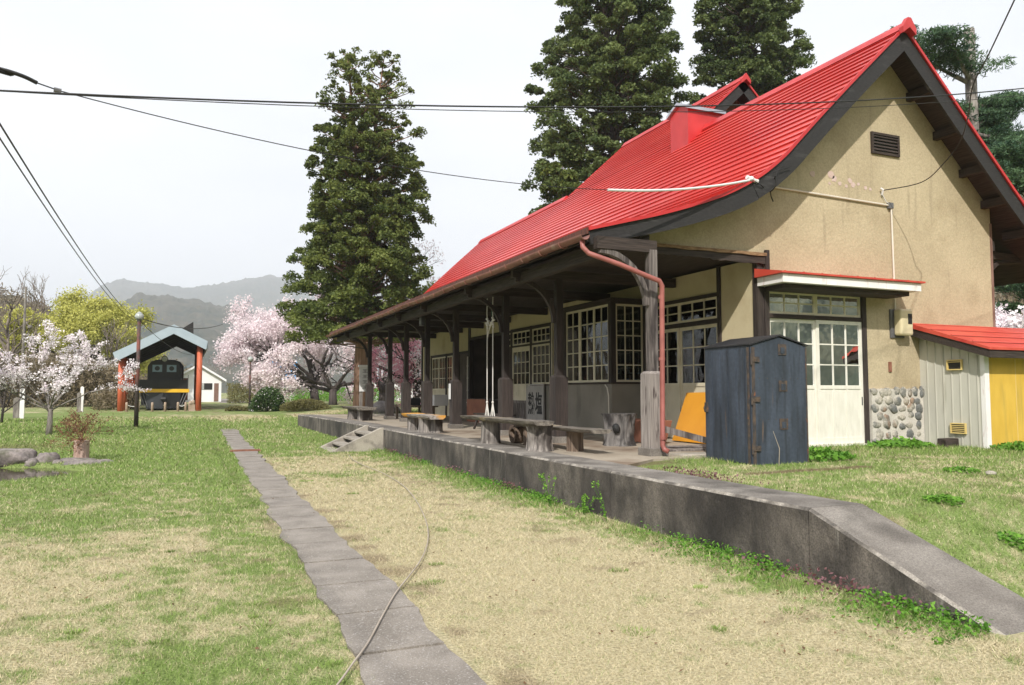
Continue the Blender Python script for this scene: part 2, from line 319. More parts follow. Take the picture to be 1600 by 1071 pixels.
M['blue_plain'] = mat('blue_plain', (.25, .36, .46), rough=.6)
M['lamp_glass'] = mat('lamp_glass', (.34, .37, .36), (.46, .48, .46), scale=3, rough=.2)
# ---------------------------------------------------------------- ground
def gz(x, y):
    x = np.asarray(x, float); y = np.asarray(y, float)
    left = .30*sstep(22, 50, y) + .14*sstep(52, 75, y)
    rz = -.04 + .54*np.clip((y-3.15)/1.70, 0, 1) + .03*sstep(6, 12, y)
    t_in = sstep(4.80, 5.10, x); t_out = sstep(4.3, 9.0, x)
    k = sstep(32.6, 36.0, y)
    t = t_in*(1-k) + t_out*k
    z = left*(1-t) + np.maximum(rz, left)*t
    z = z + (fbm(x, y, .55, 3, 5)-.5)*.05*sstep(2, 5, np.abs(x-1.2)+1.5)*(1-sstep(4.2, 4.6, x)*(1-sstep(5.2, 6.5, x))) * (1-k*0)
    d = np.sqrt(((x+4.3)/2.5)**2 + ((y-16.9)/1.95)**2) + (fbm(x, y, 1.1, 2, 9)-.5)*.25
    z = z - .40*(1-sstep(.86, 1.02, d))
    z = z - .05*(np.hypot(x, y) > 400)*0
    return z
def masks(x, y):
    x = np.asarray(x, float); y = np.asarray(y, float)
    n = .34*fbm(x, y, .5, 3, 21) + .33*fbm(x, y*1.1, 1.9, 3, 33) + .33*fbm(x, y*1.1, 6.5, 3, 35)
    lf = np.where(x < 1.1, .40 + .10*np.exp(-((x-.6)/.35)**2) + .13*sstep(8, 11, y) + .08*sstep(11, 14, y) + .36*sstep(12, 17, y), 0)
    mid = .17 + .15*sstep(8, 13, y) + .50*sstep(17.0, 21.0, y) + .42*sstep(3.55, 4.5, x)*(1 - .35*sstep(3.9, 3.0, y)) + .16*sstep(1.2, 3, 3.4-x)*sstep(14, 16, y)
    g = np.where(x < 1.1, lf, mid)
    g = np.where((x > 5.0), .74 + .12*sstep(7.5, 9.5, y), g)
    g = g - .50*np.exp(-((y-41)/4.2)**2)*sstep(-6, 0, x) - .22*np.exp(-((y-27)/1.6)**2)*sstep(2, -2, x)*sstep(-9, -3, x)
    g = np.where((y > 50), .58, g)
    n = .8*n + .2*fbm(x, y*1.1, 15, 2, 37); green = .06 + .84*sstep(.20, .82, g + (n-.5)*2.4)
    b = fbm(x, y, .8, 4, 55)
    edge = np.exp(-((x-1.62)/.22)**2)*.16 + np.exp(-((x-.80)/.16)**2)*.06
    b2 = .35*b + .65*fbm(x, y*1.6, 3.1, 4, 66); brown = .6*sstep(.60, .80, b2 + edge + .06*(x > 5.2))
    brown = np.maximum(brown, sstep(.6, .9, np.exp(-(((y-7.55)/.22)**2))*sstep(5.9, 6.4, x)*sstep(8.6, 8.2, x) + (n-.5)))
    brown = np.maximum(brown, .8*np.exp(-(((x+6.2)/3.2)**2 + ((y-24)/1.6)**2)))
    return green, brown

gm = bpy.data.materials.new('lawn'); gm.use_nodes = True
def lawn_nodes(m, blade):
    nt = m.node_tree; N = nt.nodes; L = nt.links; b = N['Principled BSDF']; S(b, 'Roughness', .95); S(b, 'Specular IOR Level', .15)
    tcn = N.new('ShaderNodeTexCoord')
    def att(n):
        a = N.new('ShaderNodeAttribute'); a.attribute_name = n; return a.outputs['Fac']
    def noise(sc, d=4):
        z = N.new('ShaderNodeTexNoise'); z.inputs['Scale'].default_value = sc; z.inputs['Detail'].default_value = d; L.new(tcn.outputs['Object'], z.inputs['Vector']); return z.outputs[0]
    def ramp(s, p, a, c):
        r = N.new('ShaderNodeValToRGB'); r.color_ramp.elements[0].position = p[0]; r.color_ramp.elements[1].position = p[1]
        r.color_ramp.elements[0].color = C4(a); r.color_ramp.elements[1].color = C4(c); L.new(s, r.inputs[0]); return r.outputs[0]
    def mix(f, a, c):
        x = N.new('ShaderNodeMix'); x.data_type = 'RGBA'; L.new(f, x.inputs[0]); L.new(a, x.inputs[6]); L.new(c, x.inputs[7]); return x.outputs[2]
    src = att('tint') if blade else noise(55, 6)
    p = (0, 1) if blade else (.32, .68)
    k = 1.0 if blade else .82
    dry = ramp(src, p, (.35*k, .295*k, .175*k), (.66*k, .58*k, .385*k))
    grn = ramp(src, p, (.085*k, .148*k, .028*k), (.26*k, .36*k, .10*k))
    brn = ramp(src, p, (.11*k, .07*k, .045*k), (.25*k, .175*k, .11*k))
    c = mix(att('brown'), mix(att('green'), dry, grn), brn); L.new(c, b.inputs['Base Color'])
    if not blade:
        nb = N.new('ShaderNodeBump'); nb.inputs['Distance'].default_value = .03; L.new(noise(38, 8), nb.inputs['Height']); L.new(nb.outputs[0], b.inputs['Normal'])
lawn_nodes(gm, False)
bm_ = bpy.data.materials.new('grass_blades'); bm_.use_nodes = True; lawn_nodes(bm_, True)

def make_ground():
    ths = np.concatenate([np.linspace(-180, -22, 40, endpoint=False), np.linspace(-22, 66, 370, endpoint=False), np.linspace(66, 180, 30)])
    rs = [0.0001]; r = .4
    while r < 6000: rs.append(r); r *= 1.013 if r < 90 else 1.06
    rs = np.array(rs); T, Rr = np.meshgrid(np.radians(ths), rs)
    X = Rr*np.sin(T); Y = Rr*np.cos(T); Z = gz(X, Y); g, b = masks(X, Y)
    nr, nt_ = X.shape; idx = np.arange(nr*nt_).reshape(nr, nt_)
    F = np.stack([idx[:-1, :-1], idx[1:, :-1], idx[1:, 1:], idx[:-1, 1:]], -1).reshape(-1, 4)[:, ::-1]
    V = np.stack([X, Y, Z], -1).reshape(-1, 3)
    o = np_mesh('ground', V, F, gm, attrs={'green': g.ravel(), 'brown': b.ravel()}, smooth=True)
    tag(o, kind='structure')
make_ground()

PATH_X = lambda y: .94 + .03*sin(y*.35) + .012*(y-4) + .0*y     # left edge of the walk
PY = [1.2, 2.05, 2.9, 3.62, 4.42, 5.25, 6.08, 6.92, 7.8, 8.65, 9.5, 10.4, 11.3, 12.2, 13.1, 14, 14.9, 15.8, 16.7, 17.6, 18.5, 19.5, 20.28, 20.72, 21.6, 22.5, 23.4, 24.3, 25.2, 26.2, 27.2, 28.2, 29.2, 30.2, 31.2]
def in_path(x, y):
    return (x > .92 + .012*(y-4) + .02) & (x < .92 + .012*(y-4) + .58) & (y < 30)
def make_grass(n, seed, rmin, rmax):
    rg = np.random.default_rng(seed)
    th = np.radians(rg.uniform(-34, 66, n)); r = np.exp(rg.uniform(math.log(rmin), math.log(rmax), n))
    x = r*np.sin(th); y = r*np.cos(th)
    keep = ~in_path(x, y) & ~((x > 4.6) & (x < 5.27) & (y > 3.15) & (y < 33)) & ~((x > 5.2) & (x < 9.1) & (y > 9.35+.0*x) & (y < 32.6)) \
        & ~((x > 4.6) & (x < 6.2) & (y > 8.6) & (y < 33)) & ~((x > 8.9) & (x < 15.1) & (y > 10.35) & (y < 31)) & ~((x > 12.75) & (y > 9.1) & (y < 11))
    d = np.sqrt(((x+4.3)/2.5)**2 + ((y-16.9)/1.95)**2); keep &= d > .97
    x, y, r = x[keep], y[keep], r[keep]; n = len(x)
    g, b = masks(x, y); keep = rg.random(n) > .75*b; x, y, r, g, b = x[keep], y[keep], r[keep], g[keep], b[keep]; n = len(x)
    y_ = y; tall = np.where((x > 5.2) & (y > 8.6), 1.5, 1.0)*np.where((x > 4.25) & (x < 4.65) & (y < 20), 1.8, 1.0)
    h = (.011 + .0010*r)*rg.uniform(.5, 1.5, n)*(1+.5*g)*tall; w = np.maximum(.0018, .55*r/768)*rg.uniform(.7, 1.3, n)
    a = rg.uniform(0, 2*pi, n); lean = rg.uniform(.2, 1.5, n)*h*np.where(g < .4, 1.5, .8)
    la = rg.uniform(0, 2*pi, n); z = gz(x, y) - .002
    A = np.stack([x-w*np.cos(a)/2, y-w*np.sin(a)/2, z], -1); B = np.stack([x+w*np.cos(a)/2, y+w*np.sin(a)/2, z], -1)
    Cc = np.stack([x+lean*np.cos(la), y+lean*np.sin(la), z+h], -1)
    V = np.stack([A, B, Cc], 1).reshape(-1, 3); F = np.arange(n*3).reshape(n, 3)
    t = np.clip(rg.normal(.5, .25, n), 0, 1)
    rep = lambda q: np.repeat(q, 3)
    # blades take the green or the dry kind, each in full
    gg = np.where(rg.random(n) < g, 1.0, 0.0)*.85 + .15*g
    return np_mesh('grass', V, F, bm_, attrs={'green': rep(gg), 'brown': rep(b*.6), 'tint': rep(t)})
o = make_grass(880000, 3, 3.2, 42); tag(o, kind='stuff')
def make_tufts():
    rg = np.random.default_rng(12); n = 90; Y = 3.6*np.exp(rg.random(n)*1.9); X = rg.uniform(-.35, 1.9, n)*Y; R_ = rg.uniform(.02, .085, n)
    ok = ~in_path(X, Y) & ~((X > 4.4) & (X < 5.4)) & ~((X > 5.3) & (Y > 8.5)) & (np.hypot((X+4.3)/2.5, (Y-16.9)/1.95) > 1.1); X, Y, R_ = X[ok], Y[ok], R_[ok]
    P = 130; cx = np.repeat(X, P); cy = np.repeat(Y, P); r = np.repeat(R_, P)*rg.random(len(cx))**.6; a = rg.uniform(0, 2*pi, len(cx)); x = cx+r*np.cos(a)*1.4; y = cy+r*np.sin(a); z = gz(x, y)-.002
    m = len(x); h = rg.uniform(.012, .030, m); w = rg.uniform(.002, .004, m)*np.maximum(1, cy/8); b = rg.uniform(0, 2*pi, m); l = h*.6
    V = np.stack([np.stack([x-w*np.cos(b), y-w*np.sin(b), z], -1), np.stack([x+w*np.cos(b), y+w*np.sin(b), z], -1), np.stack([x+l*np.cos(a), y+l*np.sin(a), z+h], -1)], 1).reshape(-1, 3)
    t = np.repeat(np.clip(np.repeat(rg.normal(.5, .25, len(X)), P)+rg.normal(0, .15, m), 0, 1), 3)
    return np_mesh('grass_tufts', V, np.arange(m*3).reshape(m, 3), bm_, attrs={'green': np.ones(m*3), 'brown': np.zeros(m*3), 'tint': t})
tag(make_tufts(), kind='stuff')
def make_litter():
    rg = np.random.default_rng(15); n = 900; Y = 3.4*np.exp(rg.random(n)*1.7); X = np.where(rg.random(n) < .5, 4.6-np.abs(rg.normal(0, .35, n)), rg.uniform(-.3, 1.6, n)*Y)
    a = rg.uniform(0, 2*pi, n); s = rg.uniform(.006, .017, n); z = gz(X, Y)+.012+rg.random(n)*.01
    ok = ~((X > 4.62) & (X < 9) & (Y < 33)); X, Y, a, s, z = X[ok], Y[ok], a[ok], s[ok], z[ok]
    u = np.stack([s*np.cos(a), s*np.sin(a), rg.normal(0, .004, len(X))], -1); v = np.stack([-s*.5*np.sin(a), s*.5*np.cos(a), rg.normal(0, .004, len(X))], -1); C = np.stack([X, Y, z], -1)
    V = np.stack([C-u, C-v, C+u, C+v], 1).reshape(-1, 3)
    return np_mesh('fallen_leaves', V, np.arange(len(X)*4).reshape(-1, 4), M['twig_leaf'], attrs={'tint': np.repeat(rg.random(len(X)), 4)})
tag(make_litter(), kind='stuff')

# pond water
pw = MB(); c0 = (-4.3, 16.9)
ring = [pw.pt((c0[0]+2.65*cos(a), c0[1]+2.1*sin(a), -.075)) for a in [2*pi*i/48 for i in range(48)]]; pw.face(ring)
m = bpy.data.materials.new('pond_water'); m.use_nodes = True; b = m.node_tree.nodes['Principled BSDF']
S(b, 'Base Color', (.045, .035, .022, 1)); S(b, 'Roughness', .06); S(b, 'Specular IOR Level', .6)
nz_ = m.node_tree.nodes.new('ShaderNodeTexNoise'); nz_.inputs['Scale'].default_value = 3; bp_ = m.node_tree.nodes.new('ShaderNodeBump'); bp_.inputs['Distance'].default_value = .02
m.node_tree.links.new(nz_.outputs[0], bp_.inputs['Height']); m.node_tree.links.new(bp_.outputs[0], b.inputs['Normal'])
tag(pw.build('pond_water', m), kind='structure')

# garden walk: cast slabs, one sheet of stones
pm = MB()
for i, (a, b2) in enumerate(zip(PY, PY[1:])):
    if abs(a-20.28) < .01: continue                       # the rusty grating lies here
    n = 12; g_ = .015; zt = float(gz(1.2, (a+b2)/2)) + .020 + random.uniform(-.003, .003)
    L_, R_ = [], []
    for k in range(n+1):
        y = a+g_ + (b2-a-2*g_)*k/n; x0 = .92+.012*(y-4)
        L_.append((x0 + (fbm(np.array([y*1.7]), np.array([1.]), 1, 5, 3)[0]-.5)*.15, y)); R_.append((x0+.54 + (fbm(np.array([y*1.7]), np.array([9.]), 1, 5, 8)[0]-.5)*.17, y))
    pm.prism(L_ + R_[::-1], zt-.06, zt, axis=2)
tag(pm.build('path', M['paver']), kind='structure')
dg = empty('drain_grating', (1.42, 20.5, float(gz(1.4, 20.5))), label='narrow rusty brown grating laid across the paved walk', cat='grating')
mb = MB(Matrix.Translation((0, 0, 0)))
mb.box(-.36, .36, -.21, -.17, 0, .035); mb.box(-.36, .36, .17, .21, 0, .035); mb.box(-.36, -.32, -.17, .17, 0, .035); mb.box(.32, .36, -.17, .17, 0, .035)
M['rust_red'] = mat('rust_red', (.16, .06, .035), (.26, .11, .07), scale=8, rough=.9, bump=.003)
mb.build('frame', M['rust_red'], dg)
mb = MB(); [mb.box(-.32, .32, y-.012, y+.012, .008, .032) for y in [-.15+.05*k for k in range(7)]]; mb.build('grate_bars', M['rust_red'], dg)

# ---------------------------------------------------------------- platform, steps
PZ = .56
front = [(4.66, 4.85), (4.66, 8.0), (4.66, 11.2), (4.66, 15.2), (4.64, 19.0), (4.60, 22.0), (4.52, 26.0), (4.24, 32.4)]
pl = MB()
for (xa, ya), (xb, yb) in zip(front, front[1:]):
    g_ = .007
    for cmi in (0,):
        i0 = len(pl.v); n = max(2, int((yb-ya)/.10)); 
        for k in range(n+1):
            t = k/n; y = ya+g_+(yb-ya-2*g_)*t; x = xa+(xb-xa)*t; wv = (fbm(np.array([y*5.]), np.array([2.]), 1, 5, 4)[0]-.5)*.045
            for p in ((x+.004, y, -.4), (x+wv*.5, y, PZ-.025), (x+.022+wv, y, PZ), (x+.585+wv, y, PZ), (x+.585, y, -.4)): pl.pt(p)
        for k in range(n):
            a = i0+5*k; c = a+5
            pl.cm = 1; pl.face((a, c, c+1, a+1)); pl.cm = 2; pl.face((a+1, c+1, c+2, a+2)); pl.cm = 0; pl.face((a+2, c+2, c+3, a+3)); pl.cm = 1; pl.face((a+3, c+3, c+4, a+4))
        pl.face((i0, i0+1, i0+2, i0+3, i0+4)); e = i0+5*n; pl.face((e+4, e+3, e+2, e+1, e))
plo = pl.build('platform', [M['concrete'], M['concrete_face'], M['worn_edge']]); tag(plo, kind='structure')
rm = MB(); n = 22; i0 = 0
for k in range(n+1):
    t = k/n; y = 4.846-(4.846-3.18)*t; z = PZ - (PZ+.03)*t; x = 4.66
    wv = (fbm(np.array([y*6.]), np.array([2.]), 1, 5, 4)[0]-.5)*.04
    for p in ((x, y, -.4), (x, y, z-.022), (x+.022+wv, y, z), (x+.585+.05*t, y, z), (x+.585+.05*t, y, -.4)): rm.pt(p)
for k in range(n):
    a = 5*k; c = a+5
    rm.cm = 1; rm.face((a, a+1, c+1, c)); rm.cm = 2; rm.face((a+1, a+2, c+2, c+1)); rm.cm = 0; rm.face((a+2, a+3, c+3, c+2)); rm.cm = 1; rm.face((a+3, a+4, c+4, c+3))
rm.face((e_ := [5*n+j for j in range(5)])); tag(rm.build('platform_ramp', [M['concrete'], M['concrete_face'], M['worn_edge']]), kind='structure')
fl = MB(); fl.prism([(5.20, 8.55), (6.05, 9.2), (6.9, 9.25), (7.0, 9.9), (9.05, 10.0), (9.05, 32.4), (4.78, 32.4), (5.05, 26.5), (5.2, 20)], .30, PZ-.004, axis=2)
tag(fl.build('platform_floor', M['slab_floor']), kind='structure')

st = empty('platform_steps', (3.9, 20.2, 0), label='short flight of concrete steps with sloping side walls up to the platform', cat='steps')
stl = Matrix.Translation((-3.9, -20.2, 0))
def wadopt(o, parent):
    o.matrix_parent_inverse = Matrix.Translation(-Vector(parent.location)); return o
sx0 = 3.36
for nm_, y0, y1 in (('side_wall', 19.28, 19.42), ('side_wall', 20.98, 21.12)):
    mb = MB(); mb.prism([(sx0-.05, -.15), (4.66, -.15), (4.66, PZ+.02), (4.58, PZ+.02), (sx0-.05, .0)], y0, y1, axis=1); wadopt(mb.build(nm_, M['step_conc'], st, bevel=.01), st)
for k in range(4):
    z1 = .02 + .14*k; x0 = sx0 + .30*k - .02; mb = MB(); mb.box(x0, x0+.33, 19.42, 20.98, z1-.055 if k else -.1, z1)
    wadopt(mb.build('tread', M['step_conc'], st, bevel=.008), st)
mb = MB()
for k in range(4):
    x0 = sx0+.30*k+.08; mb.box(x0, x0+.06, 19.425, 20.975, -.1 if k == 0 else .02+.14*(k-1), .02+.14*k-.056)
wadopt(mb.build('riser', M['concrete_face'], st), st)
# ---------------------------------------------------------------- station building
BL = (11.95, 20.6, .5)
B = empty('station_building', BL, label='old wooden station building with a curved red metal roof and a deep platform canopy', cat='station building')
def part(mb, name, material, parent=None, **k):
    o = mb.build(name, M[material] if isinstance(material, str) else material, parent or B, **k)
    if parent is None or parent is B: wadopt(o, B)
    return o
YN, YF = 9.80, 31.6            # roof ends
YG = 10.40                     # near gable wall
XW = 9.0                       # track-side wall
XR = 14.96                     # rear wall
APX, APZ = 11.95, 8.16
PROF = [(5.36, 3.88), (5.92, 4.03), (6.69, 4.24), (7.50, 4.51), (8.05, 4.745), (8.57, 5.04), (9.04, 5.40), (9.40, 5.75), (9.94, 6.28), (10.75, 7.05), (APX, APZ)]
PROFR = [(APX, APZ), (13.64, 6.53), (14.80, 5.42), (15.9, 4.42), (16.7, 3.9)]
def ztop(x):
    P = PROF if x <= APX else PROFR
    for (a, za), (b, zb) in zip(P, P[1:]):
        if a <= x <= b: return za+(zb-za)*(x-a)/(b-a)
    return P[0][1] if x < P[0][0] else P[-1][1]
def resample(P, step):
    """points every step along a polyline given top down"""
    out = [P[0]]; acc = 0; prev = Vector(P[0]); i = 1; cur = Vector(P[0])
    while i < len(P):
        nx = Vector(P[i]); d = (nx-cur).length
        if acc + d >= step: cur = cur + (nx-cur)*((step-acc)/d); out.append(tuple(cur)); acc = 0
        else: acc += d; cur = nx; i += 1
    if (Vector(out[-1])-Vector(P[-1])).length > .05: out.append(P[-1])
    return out
def smooth_prof(P):
    P = [Vector(p) for p in P]; out = []
    for i in range(len(P)-1):
        p0, p1, p2, p3 = P[max(i-1, 0)], P[i], P[i+1], P[min(i+2, len(P)-1)]
        for k in range(5):
            t = k/5; out.append(tuple(.5*((2*p1)+(p2-p0)*t+(2*p0-5*p1+4*p2-p3)*t*t+(3*p1-p0-3*p2+p3)*t**3)))
    return out + [tuple(P[-1])]
SP = smooth_prof(PROF)
def courses(mb, P, y0, y1, step=.222, lip=.030, jit=True):
    """lapped metal courses running along Y; P is a polyline top down"""
    pts = resample(P, step)
    nseg = max(2, int((y1-y0)/1.8)); ys = [y0 + (y1-y0)*k/nseg for k in range(nseg+1)]
    for (a, b) in zip(pts, pts[1:]):
        a, b = Vector(a), Vector(b); d = (b-a).normalized(); nrm = Vector((d.y, -d.x)) if d.x > 0 else Vector((-d.y, d.x))
        if nrm.y < 0: nrm = -nrm
        hi = a + nrm*.001; lo = b + nrm*lip + d*.012; lo2 = b + nrm*lip*.15 + d*.010
        j = [random.uniform(-.0025, .0025) if jit else 0 for _ in ys]
        r0 = [mb.pt((hi.x, y, hi.y)) for y in ys]; r1 = [mb.pt((lo.x, y, lo.y+jj)) for y, jj in zip(ys, j)]; r2 = [mb.pt((lo2.x, y, lo2.y)) for y in ys]
        for k in range(nseg): mb.face((r0[k], r1[k], r1[k+1], r0[k+1])); mb.face((r1[k], r2[k], r2[k+1], r1[k+1]))
        mb.face((r0[0], r2[0], r1[0])); mb.face((r0[-1], r1[-1], r2[-1]))
roof = MB(); courses(roof, SP[::-1], YN-.02, YF+.02); courses(roof, PROFR, YN-.02, YF+.02)
RO = part(roof, 'roof', 'red_roof')
def deck(mb, P, y0, y1, t=.05, off=.006):
    """board deck under the metal"""
    P = [Vector(p) for p in P]; T = []; U = []
    for i, p in enumerate(P):
        d = (P[min(i+1, len(P)-1)]-P[max(i-1, 0)]).normalized(); nrm = Vector((d.y, -d.x)); nrm = nrm if nrm.y < 0 else -nrm
        T.append(p+nrm*off); U.append(p+nrm*(off+t))
    mb.prism([tuple(p) for p in T+U[::-1]], y0, y1, axis=1)
dk = MB(); deck(dk, SP, YN, YF); part(dk, 'roof_boarding', 'wood_dark_y')
dk = MB(); deck(dk, PROFR, YN, YF); part(dk, 'roof_boarding', 'wood_dark_y')
# red edge trim along the near and far rakes, ridge cap
for yy in (YN-.03, YF+.03):
    t = MB(); t.sweep([(x, yy, z-.005) for x, z in SP], .035, .05); part(t, 'rake_trim', 'red_trim', RO)
    t = MB(); t.sweep([(x, yy, z-.005) for x, z in PROFR], .035, .05); part(t, 'rake_trim', 'red_trim', RO)
rc = MB(); rc.prism([(APX-.17, APZ-.10), (APX-.10, APZ-.0), (APX-.035, APZ+.075), (APX+.035, APZ+.075), (APX+.10, APZ), (APX+.17, APZ-.10)], YN-.05, 16.85, axis=1)
part(rc, 'ridge_cap', 'red_trim', RO)
rc = MB(); rc.prism([(APX-.17, APZ-.10), (APX-.10, APZ-.0), (APX-.035, APZ+.075), (APX+.035, APZ+.075), (APX+.10, APZ), (APX+.17, APZ-.10)], 23.3, YF+.05, axis=1)
part(rc, 'ridge_cap', 'red_trim', RO)
kc = MB(); kc.prism([(APX-.16, APZ-.17), (APX-.17, APZ-.06), (APX-.04, APZ+.13), (APX+.04, APZ+.13), (APX+.17, APZ-.06), (APX+.16, APZ-.17), (APX, APZ-.05)], YN-.14, YN-.05, axis=1)
part(kc, 'ridge_end', 'red_trim', RO)
# barge boards: follow the rake, narrow at the eave
def barge(P, yy, w0, w1, name='barge_board', material='barge', th=.055):
    t = MB(); n = len(P); pts = []; tk = []
    for i, (x, z) in enumerate(P):
        a = Vector(P[max(i-1, 0)]); b = Vector(P[min(i+1, n-1)]); d = (b-a).normalized(); nr = Vector((d.y, -d.x)); nr = nr if nr.y < 0 else -nr
        w = w0+(w1-w0)*i/(n-1); c = Vector((x, z))+nr*(w/2+.028); pts.append((c.x, yy, c.y)); tk.append(w)
    t.sweep(pts, th, tk); return part(t, name, material)
js = [i for i, p in enumerate(SP) if p[0] > 8.35][0]
barge(SP[:js+1], YN+.02, .21, .30); barge(SP[js:-1]+[(APX-.02, APZ-.02)], YN+.015, .29, .29)
barge([(APX+.02, APZ-.02)]+PROFR[1:], YN+.02, .29, .27); barge(SP, YF-.02, .21, .29)
# purlins showing under the near overhang and lookout ends
for x, z in ((12.75, 7.37), (13.45, 6.70), (14.15, 6.03), (14.75, 5.46), (15.4, 4.87), (10.9, 7.18), (10.2, 6.52)):
    t = MB(); zz = ztop(x)-.15; t.box(x-.06, x+.06, YN+.05, YG+.02, zz-.14, zz+.02); part(t, 'purlin', 'wood_dark_y')

# upper wing: its front slope carries on the main front slope
WY0, WY1 = 16.9, 23.2; WX = 14.25; WZ = APZ + (WX-APX)*.985
k = (APZ-7.05)/(APX-10.75)
WZ = APZ + (WX-APX)*k
wg = MB(); courses(wg, [(WX, WZ), (APX, APZ)], WY0-.02, WY1+.02, step=.222); courses(wg, [(WX, WZ), (18.2, WZ-3.95*.95)], WY0-.02, WY1+.02)
WO = part(wg, 'upper_roof', 'red_roof')
dk = MB(); deck(dk, [(APX, APZ), (WX, WZ)], WY0, WY1); part(dk, 'roof_boarding', 'wood_dark_y')
dk = MB(); deck(dk, [(WX, WZ), (18.2, WZ-3.95*.95)], WY0, WY1); part(dk, 'roof_boarding', 'wood_dark_y')
rc = MB(); rc.prism([(WX-.17, WZ-.10), (WX-.03, WZ+.08), (WX+.03, WZ+.08), (WX+.17, WZ-.10)], WY0-.05, WY1+.05, axis=1); part(rc, 'ridge_cap', 'red_trim', WO)
kc = MB(); kc.prism([(WX-.15, WZ-.17), (WX-.16, WZ-.06), (WX, WZ+.13), (WX+.16, WZ-.06), (WX+.15, WZ-.17), (WX, WZ-.05)], WY0-.13, WY0-.05, axis=1); part(kc, 'ridge_end', 'red_trim', WO)
for yy in (WY0-.03, WY1+.03):
    t = MB(); t.sweep([(APX-.0, yy, APZ), (WX, yy, WZ)], .035, .05); part(t, 'rake_trim', 'red_trim', WO)
    t = MB(); t.sweep([(WX, yy, WZ), (18.2, yy, WZ-3.75)], .035, .05); part(t, 'rake_trim', 'red_trim', WO)
barge([(APX-.0, APZ), (WX-.02, WZ-.02)], WY0+.02, .27, .27); barge([(WX+.02, WZ-.02), (18.2, WZ-3.77)], WY0+.02, .27, .27)
M['gable_boards'] = mat('gable_boards', (.14, .075, .055), (.24, .15, .12), scale=3, stretch=(8, 8, 1), rough=.9)
t = MB(); t.prism([(APX-.1, APZ-.5), (WX, WZ-.14), (WX+1.9, WZ-2.0), (WX+1.9, 5.5), (APX-.1, 5.5)], WY0+.55, WY0+.65, axis=1); part(t, 'upper_gable', 'gable_boards')

# boxed roof vent (old chimney casing)
cx0, cx1, cy0, cy1 = 11.36, 12.45, 15.55, 16.30; cz = 8.62
t = MB(); t.box(cx0, cx1, cy0, cy1, 7.2, cz); t.prism([(cy0, cz), (cy1, cz), ((cy0+cy1)/2, cz+.17)], cx0, cx1, axis=0)
CH = part(t, 'chimney', 'red_trim')
M['cap_metal'] = mat('cap_metal', (.42, .45, .50), (.52, .55, .60), scale=3, rough=.35, metal=.6)
t = MB(); ym = (cy0+cy1)/2
for sy in (-1, 1):
    a = [(ym, cz+.20), (ym+sy*.46, cz-.01), (ym+sy*.46, cz-.09), (ym, cz+.13)]; t.prism(a, cx0-.07, cx1+.02, axis=0)
part(t, 'chimney_cap', 'cap_metal', CH)

# walls ------------------------------------------------------------
def strip_wall(mb, x0, x1, zlo, zhi=None, y0=YG, y1=YG+.14, n=1, inset=.075):
    """piece of the gable wall between x0 and x1; the top follows the roof when zhi is None"""
    xs = [x0+(x1-x0)*k/n for k in range(n+1)]
    for a, b in zip(xs, xs[1:]):
        za = zhi if zhi is not None else ztop(a)-inset; zb = zhi if zhi is not None else ztop(b)-inset
        mb.prism([(a, zlo), (b, zlo), (b, zb), (a, za)], y0, y1, axis=1)
def whole_gable(mb, y0, y1):
    top = [(x, ztop(x)-.075) for x in np.linspace(6.35, APX, 40)] + [(x, ztop(x)-.075) for x in np.linspace(APX+.3, XR, 10)]
    return top
gw = MB()
top = [(float(x), ztop(x)-.075) for x in np.linspace(6.2, APX, 44)] + [(float(x), ztop(x)-.075) for x in np.linspace(APX+.25, XR, 12)]
# front skin of the gable as one sheet with the door notch left out below z = 3.82
gw.prism([(6.2, 3.86)] + top + [(XR, 3.86)], YG, YG+.14, axis=1)
gw.prism([(9.12, 3.30), (XR, 3.30), (XR, 3.8599), (9.12, 3.8599)], YG, YG+.14, axis=1)
gw.prism([(11.47, .35), (XR, .35), (XR, 3.2999), (11.47, 3.2999)], YG, YG+.14, axis=1)
GW = part(gw, 'gable_wall', 'stucco')
# thin pale repair patches on the gable
def disc(mb, cx, cz_, rx, rz, y, seed):
    ids = []; n = 18
    for i in range(n):
        a = 2*pi*i/n; q = 1+.45*(fbm(np.array([cos(a)*1.5+seed]), np.array([sin(a)*1.5]), 1, 3, seed)[0]-.5)*2
        ids.append((cx+rx*q*cos(a), cz_+rz*q*sin(a)))
    mb.prism(ids, y, y+.004, axis=1)
M['patch'] = mat('patch', (.50, .37, .32), (.56, .44, .40), scale=8, rough=.9, bump=.004)
pp = MB()
for i, (px, py, r) in enumerate([(1269, 272, .055), (1298, 273, .075), (1303, 280, .055), (1296, 287, .03), (1312, 287, .04), (1328, 283, .05), (1333, 289, .05), (1341, 288, .03), (1322, 291, .03), (1352, 294, .035), (1360, 296, .03)]):
    p = hit(px, py, 1, YG); disc(pp, p.x, p.z, r*1.1, r, YG-.0045, i+3)
part(pp, 'plaster_patch', 'patch', GW)
